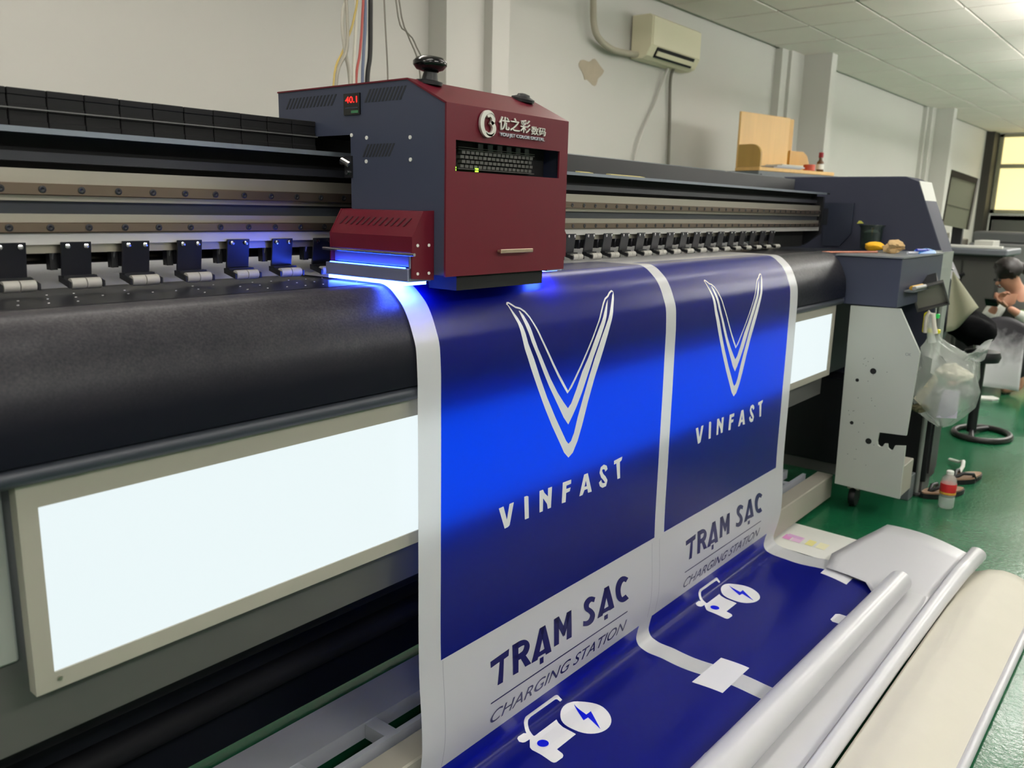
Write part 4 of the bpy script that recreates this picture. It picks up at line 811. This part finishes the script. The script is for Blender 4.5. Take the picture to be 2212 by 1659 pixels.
# plastic bag of rubbish hanging from the clip
bag_m = mat('thin_clear_plastic', (232,238,234), 0.2, alpha=0.33, bump=1.0, bscale=34, coat=0.3)
BG = thing('plastic_bag', 'translucent white plastic bag of rubbish hanging from the yellow clip', 'bag', (4.0, 0.77, 0.40))
prof = [(0.805,0.014,0.845,0.0),(0.77,0.026,0.84,0.01),(0.745,0.05,0.825,0.02),(0.72,0.09,0.80,0.03),(0.69,0.115,0.775,0.03),(0.63,0.125,0.765,0.02),(0.56,0.128,0.765,0.01),(0.49,0.120,0.775,0.0),(0.44,0.085,0.77,0.0),(0.405,0.045,0.765,0.0),(0.39,0.01,0.765,0.0)]
rnd = random.Random(11); bgm = B(); rows = []
for z, ry, cy_, dx in prof:
    row = []
    for i in range(34):
        a = 2*math.pi*i/34; w = 1 + 0.10*math.sin(5*a+z*30) + rnd.uniform(-0.05,0.05)
        row.append(bgm.verts.new((4.02 + 0.72*ry*w*math.cos(a), cy_ + ry*w*math.sin(a), z + 0.012*math.sin(3*a+1) + rnd.uniform(-0.004,0.004))))
    rows.append(row)
for a, b in zip(rows, rows[1:]):
    for i in range(34): bgm.faces.new((a[i], a[(i+1) % 34], b[(i+1) % 34], b[i]))
obj('bag_body', bgm, bag_m, BG, smooth=40)
ear = B(); er = []
for k in range(7):
    t = k/6; c = Vector((3.98, 0.700-0.075*t, 0.705+0.055*t)); w = 0.018+0.026*t
    er.append([ear.verts.new(c + Vector((0.02*math.sin(j*1.7), -0.004*j*t, (j/5-0.5)*2*w+0.01*math.sin(j*2+k)))) for j in range(6)])
for a, b in zip(er, er[1:]):
    for j in range(5): ear.faces.new((a[j], a[j+1], b[j+1], b[j]))
obj('bag_ear', ear, bag_m, BG, smooth=60, thick=0.001)
obj('bag_handle', tube(B(), [(3.985,0.838,0.76),(3.982,0.855,0.83),(3.985,0.862,0.885)], [0.02,0.012,0.008], 8), bag_m, BG, smooth=60)
tag(obj('crumpled_tissue', crumple((4.01,0.735,0.635), 0.075, 21, 0.5, (0.7,1.05,0.62)), mat('cream_tissue', (226,220,200), 0.85, var=0.1, scale=40)), 'crumpled cream tissue inside the hanging plastic bag', 'tissue')
tag(obj('folded_card', prism(B(), [(3.955,0.775,0.435),(3.955,0.695,0.445),(3.975,0.70,0.565),(3.975,0.765,0.56)], (0.006,0.004,0)), mat('lavender_card', (186,182,198), 0.6)), 'folded lavender white card at the bottom of the plastic bag', 'card')
tag(obj('paper_wedge', prism(B(), [(3.955,0.875,0.505),(3.955,0.845,0.48),(3.95,0.785,0.60),(3.95,0.80,0.635)], (0.008,0.004,0)), mat('ivory_paper', (214,208,188), 0.7)), 'ivory paper wedge leaning inside the plastic bag', 'paper')
tag(obj('tea_leaf_clump', crumple((3.98,0.85,0.463), 0.045, 31, 0.4, (0.7,0.95,0.5)), mat('olive_brown_waste', (98,94,68), 0.8, var=0.3, scale=40)), 'olive brown clump of waste in the bottom left of the plastic bag', 'waste')
tag(obj('grey_wrapper', crumple((4.03,0.69,0.55), 0.045, 41, 0.5, (0.6,0.9,0.8)), mat('grey_wrapper', (150,152,150), 0.5)), 'crumpled grey wrapper at the right of the plastic bag', 'wrapper')

# ------------------------------------------------------------------ floor things by the printer's end
UB = thing('ink_tank_box', 'black ink tank cabinet standing under the slate ink box', 'cabinet', (4.35, 1.05, 0))
obj('tank_body', box(B(), 4.20, 4.385, 0.835, 1.60, 0.06, 0.50), black_m, UB, bevel=0.004)
obj('tank_door', box(B(), 4.22, 4.37, 0.828, 0.8345, 0.10, 0.47), black_m, UB)
obj('tank_base', box(B(), 4.215, 4.37, 0.85, 1.58, 0.0, 0.058), dgrey_m, UB)
tag(obj('carton', box(B(), 4.05, 4.13, 0.865, 0.93, 0.0, 0.12), cover_m, None, bevel=0.003), 'small grey carton standing on the floor between the leg foot and the pole', 'carton')
def sandal(cx_, cy_, ang, lb):
    t = thing('sandal', lb, 'shoe', (cx_, cy_, 0), 'sandals by the water bottle'); ca, sa = math.cos(ang), math.sin(ang)
    R_ = lambda p: Vector((cx_ + p[0]*ca - p[1]*sa, cy_ + p[0]*sa + p[1]*ca, p[2]))
    out = []
    for i in range(24):
        a = 2*math.pi*i/24; w = 0.045 if math.cos(a) > 0 else 0.037
        out.append((0.135*math.cos(a), w*math.sin(a)*(1 - 0.18*math.cos(2*a)), 0))
    s = prism(B(), [R_((x, y, 0.001)) for x, y, z in out], (0, 0, 0.022)); obj('sole', s, black_m, t)
    s = prism(B(), [R_((x*0.94, y*0.92, 0.0232)) for x, y, z in out], (0, 0, 0.006)); obj('insole', s, mat('tan_insole', (150,120,96), 0.7) if 'tan_insole' not in MATS else MATS['tan_insole'], t)
    for x0 in (0.05,):
        for s_ in (-1, 1): obj('strap', tube(B(), [R_((0.085,0,0.028)), R_((0.05,0.020*s_,0.05)), R_((0.0,0.04*s_,0.045)), R_((-0.02,0.043*s_,0.012))], 0.009, 8), black_m, t, smooth=50)
sandal(4.25, 0.762, 2.6, 'tan and black sandal left of the water bottle'); sandal(4.58, 0.73, 2.75, 'tan and black sandal behind the water bottle')
tag(obj('white_hose', tube(B(), [(4.86,0.86,0.02),(4.80,0.80,0.03),(4.72,0.77,0.06),(4.66,0.76,0.05),(4.60,0.77,0.012)], 0.010, 8), label_white, None, smooth=60), 'short white hose curled on the floor behind the sandals', 'hose')
WBt = thing('water_bottle', 'clear plastic water bottle with red label hanging at the printer corner', 'bottle', (4.07, 0.71, 0.0))
wp_m = mat('clear_bottle_plastic', (214,222,218), 0.08, alpha=0.4, coat=0.5)
obj('bottle_body', lathe(B(), [(0.026,0.0),(0.033,0.006),(0.034,0.05),(0.031,0.055),(0.034,0.062),(0.034,0.12),(0.031,0.14),(0.016,0.157),(0.0135,0.163)], (4.07,0.71,0.001), (0,0,1), 20), wp_m, WBt, smooth=50)
obj('red_label', lathe(B(), [(0.0343,0.068),(0.0346,0.069),(0.0346,0.117),(0.0343,0.118)], (4.07,0.71,0.001), (0,0,1), 20), mat('red_label', (196,40,44), 0.4), WBt, smooth=50)
obj('label_band', lathe(B(), [(0.0347,0.070),(0.0349,0.071),(0.0349,0.078),(0.0347,0.079)], (4.07,0.71,0.001), (0,0,1), 20), mat('gold_band', (206,160,60), 0.4), WBt)
obj('bottle_cap', lathe(B(), [(0.016,0.160),(0.016,0.174),(0.012,0.177)], (4.07,0.71,0.001), (0,0,1), 14), label_white, WBt, smooth=50)
sb_ = thing('stool_base', 'round black stool base with post standing on the green floor behind the bag', 'stool', (5.6, 0.86, 0))
ringp = [(5.62+0.19*math.cos(a), 0.84+0.15*math.sin(a), 0.018) for a in [2*math.pi*i/28 for i in range(28)]]
obj('base_ring', tube(B(), ringp, 0.018, 8, closed=True), mat('worn_black_metal', (44,42,42), 0.35), sb_, smooth=60)
obj('ring_spoke', tube(B(), [(5.44,0.86,0.018),(5.62,0.90,0.03),(5.80,0.84,0.018)], 0.014, 8), black_m, sb_, smooth=60)
obj('stool_post', tube(B(), [(5.62,0.90,0.02),(5.62,0.90,0.46)], 0.028, 12), black_m, sb_, smooth=40)
obj('stool_seat', lathe(B(), [(0.05,0.45),(0.095,0.46),(0.105,0.49),(0.095,0.52),(0.04,0.53)], (5.62,0.90,0), (0,0,1), 24), black_m, sb_, smooth=50)
tag(obj('backpack', crumple((5.64,0.985,0.655), 0.145, 51, 0.55, (0.9,1.05,0.85)), mat('black_nylon', (12,12,15), 0.9, spec=0.1), None, smooth=60), 'soft black backpack lying on the stool behind the hanging bag', 'backpack')
# colour test print and cardboard core under the beam
TP = thing('test_print', 'white paper with pale pink and yellow test patches on the floor', 'paper', (3.2, 1.03, 0.0))
obj('paper_sheet', grid(B(), lambda u, v: Vector((3.08+0.30*u+0.02*v, 0.87+0.31*v, 0.004+0.004*math.sin(4*u)*v)), lins(0,1,8), lins(0,1,6)), label_white, TP, thick=0.0006)
for i, (u, v, w, h, c) in enumerate(((0.28,0.74,0.18,0.10,(226,150,210)),(0.28,0.60,0.22,0.12,(228,190,222)),(0.30,0.44,0.2,0.10,(232,224,150)),(0.30,0.28,0.22,0.12,(236,232,196)),(0.40,0.62,0.10,0.2,(214,170,214)))):
    obj('colour_patch', grid(B(), lambda a, b: Vector((3.08+0.30*(u+a*w)+0.02*(v+b*h), 0.87+0.31*(v+b*h), 0.0056+0.004*math.sin(4*(u+a*w))*(v+b*h))), lins(0,1,2), lins(0,1,2)), mat('patch_%d' % i, c, 0.7), TP)
tag(obj('cardboard_core', tube(B(), [(2.95,1.245,0.037),(3.66,1.30,0.037)], 0.036, 18), mat('brown_cardboard', (176,140,98), 0.8, var=0.1, scale=20), None, smooth=40), 'brown cardboard tube lying on the floor under the printer beam', 'tube')
PS = tag(obj('paper_scrap', prism(B(), [(6.78,1.06,0.002),(6.86,1.10,0.002),(6.94,1.00,0.002),(6.88,0.95,0.002),(6.80,0.98,0.002)], (0,0,0.012)), label_white), 'torn white paper scrap on the floor near the bare foot', 'paper')

# ------------------------------------------------------------------ the work station at the far end
DK = thing('computer_desk', 'dark grey desk at the far end carrying the tall screen', 'desk', (8.15, 1.45, 0))
obj('desk_top', box(B(), 7.85, 8.55, 1.18, 1.80, 1.00, 1.055), mat('desk_grey', (92,96,102), 0.5), DK, bevel=0.01)
obj('desk_body', box(B(), 7.93, 8.50, 1.22, 1.78, 0.06, 0.998), mat('desk_dark_panel', (58,58,55), 0.55), DK)
obj('desk_plinth', box(B(), 7.96, 8.47, 1.25, 1.75, 0.0, 0.058), black_m, DK)
obj('desk_door', box(B(), 7.915, 7.929, 1.25, 1.50, 0.12, 0.95), mat('desk_door_panel', (70,70,66), 0.55), DK)
obj('desk_door', box(B(), 7.915, 7.929, 1.52, 1.76, 0.12, 0.95), MATS['desk_door_panel'], DK)
obj('desk_handle', tube(B(), [(7.90,1.56,0.78),(7.89,1.52,0.82),(7.90,1.48,0.84)], 0.012, 8), black_m, DK, smooth=40)
MN = thing('display_screen', 'tall tilted screen with dark frame standing on the far desk', 'screen', (7.95, 1.58, 1.056))
c00, c10, c11, c01 = Vector((7.98,1.700,1.700)), Vector((7.92,1.478,1.622)), Vector((7.90,1.50,1.205)), Vector((7.96,1.716,1.240))
def mq(a, b, d): p = c00*(1-a)*(1-b) + c10*a*(1-b) + c11*a*b + c01*(1-a)*b; return p + Vector((d, 0, 0))
def mquad(bm, a0, a1, b0, b1, d0, d1): return prism(bm, [mq(a0,b0,d0), mq(a1,b0,d0), mq(a1,b1,d0), mq(a0,b1,d0)], (d1-d0, 0, 0))
obj('screen_back', mquad(B(), 0, 1, 0, 1, 0.012, 0.05), mat('frame_brown_black', (58,54,46), 0.5), MN)
fr_ = B(); mquad(fr_, 0, 1, 0, 0.11, -0.01, 0.012); mquad(fr_, 0, 0.05, 0.11, 1, -0.01, 0.012); mquad(fr_, 0.95, 1, 0.11, 1, -0.01, 0.012)
obj('screen_frame', fr_, MATS['frame_brown_black'], MN)
obj('screen_surface', mquad(B(), 0.05, 0.95, 0.11, 1, 0.003, 0.012), mat('grey_green_screen', (142,144,126), 0.35), MN)
obj('screen_bar', mquad(B(), 0.05, 0.95, 0.615, 0.635, 0.0, 0.003), mat('screen_bar_grey', (108,110,98), 0.4), MN)
obj('screen_stand', box(B(), 8.0, 8.05, 1.56, 1.64, 1.056, 1.25), black_m, MN)
for q, c, lb, nm in (((8.07,8.22,1.67,1.79,1.057,1.17), (196,196,186), 'white paper box on the left of the far desk', 'paper_box'), ((7.90,8.2,1.30,1.44,1.057,1.12), (168,168,160), 'pale grey document tray on the far desk', 'document_tray'), ((7.88,8.0,1.20,1.68,1.057,1.075), (206,206,200), 'flat pile of white sheets along the front of the far desk', 'paper_pile')):
    if nm == 'paper_pile': q = (7.86,7.895,1.22,1.68,1.057,1.08)
    tag(obj(nm, box(B(), *q), mat('desk_'+nm, c, 0.6), None, bevel=0.003), lb, nm.split('_')[1] if nm != 'paper_pile' else 'paper')
# grey office machines under the far window
OM = thing('office_copier', 'big grey office copier below the far bright window', 'copier', (12.2, 1.6, 0))
obj('copier_body', box(B(), 12.0, 12.7, 1.55, 2.25, 0.0, 1.0), mat('copier_grey', (104,104,104), 0.5), OM, bevel=0.02)
obj('copier_lid', box(B(), 12.02, 12.7, 1.58, 2.22, 1.0, 1.14), mat('copier_dark', (78,78,80), 0.5), OM, bevel=0.02)
obj('paper_tray', box(B(), 11.97, 11.995, 1.6, 2.2, 0.3, 0.5), MATS['copier_dark'], OM)
WC = thing('wall_cabinet', 'long dark cabinet standing under the far window', 'cabinet', (17.4, 2.2, 0))
obj('body', box(B(), 17.1, 17.75, 1.4, 2.92, 0.0, 1.36), mat('dim_cabinet', (84,84,80), 0.6), WC)
obj('door', box(B(), 17.08, 17.097, 1.45, 2.14, 0.1, 1.28), MATS['dim_cabinet'], WC); obj('door', box(B(), 17.08, 17.097, 2.18, 2.88, 0.1, 1.28), MATS['dim_cabinet'], WC)
WS = thing('waste_bin', 'tall pale bin standing left of the copier', 'bin', (12.3, 2.6, 0))
obj('bin_body', lathe(B(), [(0.16,0),(0.2,0.02),(0.22,0.95)], (12.3,2.55,0), (0,0,1), 20), mat('bin_grey', (120,118,112), 0.5), WS, smooth=40)
obj('bin_lid', lathe(B(), [(0.235,0.951),(0.235,1.03),(0.1,1.08)], (12.3,2.55,0), (0,0,1), 20), mat('bin_lid', (176,170,160), 0.5), WS, smooth=40)
# second machine end beyond the printer and the sheet of film over it
DM = thing('laminator', 'dark navy machine end standing between the printer and the far desk', 'machine', (5.5, 1.3, 0))
obj('machine_body', prism_x(B(), [(1.60,0.0),(1.60,1.05),(1.145,1.05),(1.087,0.94),(1.10,0.68),(1.145,0.5),(1.145,0.0)], 5.38, 5.70), mat('navy_machine', (28,30,40), 0.45), DM, bevel=0.01)
obj('machine_trim', prism_x(B(), [(1.143,1.052),(1.085,0.942),(1.098,0.69),(1.09,0.69),(1.075,0.942),(1.135,1.058)], 5.40, 5.43), cover_m, DM)
obj('film_hook', tube(B(), [(5.42,1.16,1.004),(5.388,1.080,1.004),(5.384,1.068,1.010)], 0.005, 8), steel_m, DM, smooth=40)
def film_(u, v):   # a sheet hanging in a triangle
    a = Vector((5.385,1.073,1.0)); b = Vector((5.24,0.886,0.815)); c = Vector((5.28,1.045,0.655))
    p = a*(1-v) + (b*u + c*(1-u))*v; return p + Vector((0.035*math.sin(6*u)*v, 0, -0.05*math.sin(math.pi*u)*v*(1-u)))
tag(obj('hanging_film', grid(B(), film_, lins(0,1,14), lins(0.02,1,10)), film('dusty_clear_film', (196,196,170), (0.6,0.6,0.5), 0.35, 0.3, bump=0.3), None, smooth=60, thick=0.0015), 'triangle of cloudy plastic film hanging beside the navy machine', 'film')

# ------------------------------------------------------------------ the person sitting beyond the printer
skin = mat('skin', (176,128,104), 0.55); hair_m = mat('black_hair', (26,18,18), 0.5); shirt_m = mat('dark_shirt', (62,64,60), 0.85, var=0.08, scale=30); sleeve_m = mat('pale_grey_sleeve', (196,198,190), 0.85)
trou_m = mat('black_trousers', (16,17,20), 0.85)
def skin_mesh(name, verts, edges, radii, m, parent, sub=2, root=0):
    me = bpy.data.meshes.new(name); base = origin_of(parent)
    me.from_pydata([Vector(v)-base for v in verts], edges, []); o = bpy.data.objects.new(name, me); COL.objects.link(o)
    sk = o.modifiers.new('skin', 'SKIN'); sk.use_smooth_shade = True
    for i, d in enumerate(me.skin_vertices[0].data):
        r = radii[i]; d.radius = r if isinstance(r, tuple) else (r, r); d.use_root = (i == root)
    if sub: s = o.modifiers.new('subdivision', 'SUBSURF'); s.levels = sub; s.render_levels = sub
    bpy.context.view_layer.update()
    new = bpy.data.meshes.new_from_object(o.evaluated_get(bpy.context.evaluated_depsgraph_get())); bpy.data.objects.remove(o)
    new.materials.clear(); new.materials.append(m); 
    q = bpy.data.objects.new(name, new); COL.objects.link(q); q.parent = parent
    return q
def join_into(a, b):
    bm = B(); bm.from_mesh(a.data); bm.from_mesh(b.data); bm.to_mesh(a.data); bm.free(); bpy.data.objects.remove(b)
PN = thing('person', 'person in dark shirt with pale sleeves sitting low and looking down at a phone', 'person', (7.3, 1.0, 0))
# stool-height seat: pelvis at 0.30 m, trunk leaning forward over the knees, forearms on the thighs
pel = (7.42,0.88,0.30); wa = (7.43,0.90,0.45); ch = (7.42,0.955,0.64); nk = (7.39,1.01,0.765); hd0 = (7.36,1.06,0.83); hd1 = (7.33,1.095,0.90)
shL = (7.30,1.09,0.69); elL = (7.20,1.17,0.50); wrL = (7.16,1.10,0.66)
shR = (7.44,0.84,0.70); elR = (7.26,0.83,0.52); wrR = (7.16,1.02,0.655)
hiL = (7.36,0.97,0.29); knL = (7.17,1.30,0.49); anL = (7.16,1.24,0.07); toL = (7.06,1.34,0.03)
hiR = (7.42,0.79,0.29); knR = (7.13,0.98,0.44); anR = (7.22,0.87,0.06); toR = (7.12,0.98,0.03)
V_ = [pel,wa,ch,nk,hd0,hd1, shL,elL,wrL, shR,elR,wrR, hiL,knL,anL,toL, hiR,knR,anR,toR]
E_ = [(0,1),(1,2),(2,3),(3,4),(4,5),(2,6),(6,7),(7,8),(2,9),(9,10),(10,11),(0,12),(12,13),(13,14),(14,15),(0,16),(16,17),(17,18),(18,19)]
R_ = [0.13,0.115,0.125,0.052,0.075,0.085, 0.06,0.042,0.026, 0.06,0.042,0.026, 0.085,0.058,0.036,0.026, 0.085,0.058,0.036,0.026]
body = skin_mesh('body', V_, E_, R_, skin, PN)
hv = []
for wr_, el_, sg in ((Vector(wrL), Vector(elL), 1), (Vector(wrR), Vector(elR), -1)):
    d = (wr_-el_).normalized(); side_ = d.cross(Vector((0,0,1))).normalized()*sg; up = side_.cross(d).normalized()
    pv = [tuple(wr_), tuple(wr_+d*0.045), tuple(wr_+d*0.085)]
    palm = skin_mesh('palm', pv, [(0,1),(1,2)], [(0.022,0.018),(0.036,0.016),(0.036,0.014)], skin, PN, 1); join_into(body, palm)
    for k, ln_ in enumerate((0.062,0.072,0.067,0.052)):
        b0_ = wr_ + d*0.075 + side_*(0.026-0.0175*k); f = [b0_, b0_+d*ln_*0.5, b0_+d*ln_*0.8-up*ln_*0.25, b0_+d*ln_*0.85-up*ln_*0.6]
        fg = skin_mesh('finger', [tuple(q) for q in f], [(0,1),(1,2),(2,3)], [0.0095,0.009,0.008,0.007], skin, PN, 1); join_into(body, fg)
    b0_ = wr_ + d*0.03 + side_*0.03; f = [b0_, b0_+d*0.025+side_*0.022, b0_+d*0.052+side_*0.018-up*0.012]
    fg = skin_mesh('thumb', [tuple(q) for q in f], [(0,1),(1,2)], [0.011,0.010,0.008], skin, PN, 1); join_into(body, fg)
# head details: nose, brow, eyes, mouth, ears
fw = Vector((-0.55,0.62,-0.56)).normalized(); hc = Vector((7.335,1.085,0.875)); rt = fw.cross(Vector((0,0,1))).normalized(); up = rt.cross(fw).normalized()
nose = B(); lathe(nose, [(0.016,0),(0.014,0.012),(0.004,0.022)], hc+fw*0.078-up*0.012, tuple(fw), 8); nb = obj('nose', nose, skin, PN, smooth=60); join_into(body, nb)
for s in (-1, 1):
    e = B(); bmesh.ops.create_uvsphere(e, u_segments=10, v_segments=8, radius=0.0105)
    bmesh.ops.translate(e, verts=e.verts, vec=hc+fw*0.074+rt*0.03*s+up*0.012); obj('eye', e, black_m, PN, smooth=60)
    e = B(); lathe(e, [(0.012,0),(0.02,0.006),(0.008,0.012)], hc+rt*0.086*s-fw*0.01, tuple(rt*s), 10); eo = obj('ear', e, skin, PN, smooth=60); join_into(body, eo)
obj('mouth', box(B(), 7.28, 7.281, 1.13, 1.131, 0.80, 0.801) if False else tube(B(), [hc+fw*0.080-up*0.045-rt*0.02, hc+fw*0.085-up*0.046, hc+fw*0.080-up*0.045+rt*0.02], 0.005, 6), mat('lips', (140,80,72), 0.5), PN, smooth=60)
hr = B(); bmesh.ops.create_uvsphere(hr, u_segments=24, v_segments=16, radius=0.108)
for v in hr.verts:
    n = v.co.normalized(); k = 1.0 + 0.03*math.sin(19*n.x+13*n.z)
    if n.dot(fw) > 0.45: k = 0.72
    if n.dot(up) < -0.35: k = min(k, 0.80)
    v.co = n*0.108*k + hc + up*0.028 - fw*0.022
obj('hair', hr, hair_m, PN, smooth=60)
# shoulder-length hair tied at the back
obj('hair_tail', tube(B(), [hc-fw*0.08+up*0.05, hc-fw*0.13+up*0.0, hc-fw*0.14-up*0.08], [0.04,0.035,0.012], 10), hair_m, PN, smooth=60)
sv = [pel,wa,ch,(7.395,1.005,0.765), shL, shR]
skin_mesh('shirt', sv, [(0,1),(1,2),(2,3),(2,4),(2,5)], [0.142,0.130,0.145,0.080,0.080,0.080], shirt_m, PN, 2)
for sh_, el_, wr_ in ((shL, elL, wrL), (shR, elR, wrR)):
    mid_ = tuple(Vector(el_)+(Vector(wr_)-Vector(el_))*0.75)
    skin_mesh('sleeve', [sh_, el_, mid_], [(0,1),(1,2)], [0.078,0.056,0.042], sleeve_m, PN, 2)
tr_v = [pel, hiL, knL, tuple(Vector(knL)+(Vector(anL)-Vector(knL))*0.85), hiR, knR, tuple(Vector(knR)+(Vector(anR)-Vector(knR))*0.85)]
skin_mesh('trousers', tr_v, [(0,1),(1,2),(2,3),(0,4),(4,5),(5,6)], [0.142,0.105,0.085,0.058,0.105,0.085,0.058], trou_m, PN, 2)
obj('shirt_print', prism(B(), [(7.273,0.985,0.60),(7.273,0.93,0.605),(7.275,0.93,0.635),(7.275,0.985,0.63)], (0.004,0,0)), mat('green_shirt_print', (120,150,84), 0.8), PN)
ph = thing('mobile_phone', 'black mobile phone held in the hands of the seated person', 'phone', (7.10, 1.11, 0.70))
obj('phone_body', prism(B(), [(7.085,1.075,0.66),(7.085,1.155,0.66),(7.045,1.165,0.715),(7.045,1.085,0.715)], (0.006,0.0,0.006)), black_gloss, ph)
obj('phone_screen', prism(B(), [(7.0925,1.083,0.669),(7.0925,1.149,0.669),(7.0575,1.157,0.717),(7.0575,1.091,0.717)], (0.0008,0,0.0008)), mat('phone_glass', (20,22,30), 0.1), ph)
lw = thing('low_stool', 'low dark stool under the seated person', 'stool', (7.46,0.86,0))
obj('stool_top', box(B(), 7.30, 7.62, 0.70, 1.02, 0.125, 0.155), black_m, lw)
for a, b in ((7.33,0.73),(7.59,0.73),(7.33,0.99),(7.59,0.99)): obj('leg', box(B(), a-0.015, a+0.015, b-0.015, b+0.015, 0, 0.125), black_m, lw)
# printed sheet spread over the lap
def lap(u, v):
    y = 1.17 - 0.31*u - 0.02*v; z = 0.545 - 0.47*v + 0.05*math.sin(math.pi*u)*(1-v); x = 7.02 - 0.10*math.sin(0.5*math.pi*v) + 0.03*math.sin(3*u)
    return Vector((x, y, z))
lp_m = mat('printed_sheet', (222,220,226), 0.45)
nt = lp_m.node_tree; tcn = nt.nodes.new('ShaderNodeTexCoord'); sepn = nt.nodes.new('ShaderNodeSeparateXYZ'); rmp = nt.nodes.new('ShaderNodeValToRGB'); ns = nt.nodes.new('ShaderNodeTexNoise'); ns.inputs['Scale'].default_value = 6
mpn = nt.nodes.new('ShaderNodeMath'); mpn.operation = 'MULTIPLY_ADD'; mpn.inputs[1].default_value = 0.35
nt.links.new(tcn.outputs['Generated'], sepn.inputs[0]); nt.links.new(tcn.outputs['Generated'], ns.inputs['Vector']); nt.links.new(ns.outputs['Fac'], mpn.inputs[0]); nt.links.new(sepn.outputs['Z'], mpn.inputs[2]); nt.links.new(mpn.outputs[0], rmp.inputs[0])
rmp.color_ramp.elements[0].position = 0.5; rmp.color_ramp.elements[0].color = lin((224,222,228)) + (1,); rmp.color_ramp.elements[1].position = 1.0; rmp.color_ramp.elements[1].color = lin((36,34,42)) + (1,)
nt.links.new(rmp.outputs[0], nt.nodes['Principled BSDF'].inputs['Base Color'])
tag(obj('printed_sheet', grid(B(), lap, lins(0,1,16), lins(0,1,14)), lp_m, None, smooth=60, thick=0.002), 'white printed sheet with dark cloudy gradient spread over the lap of the person', 'sheet')
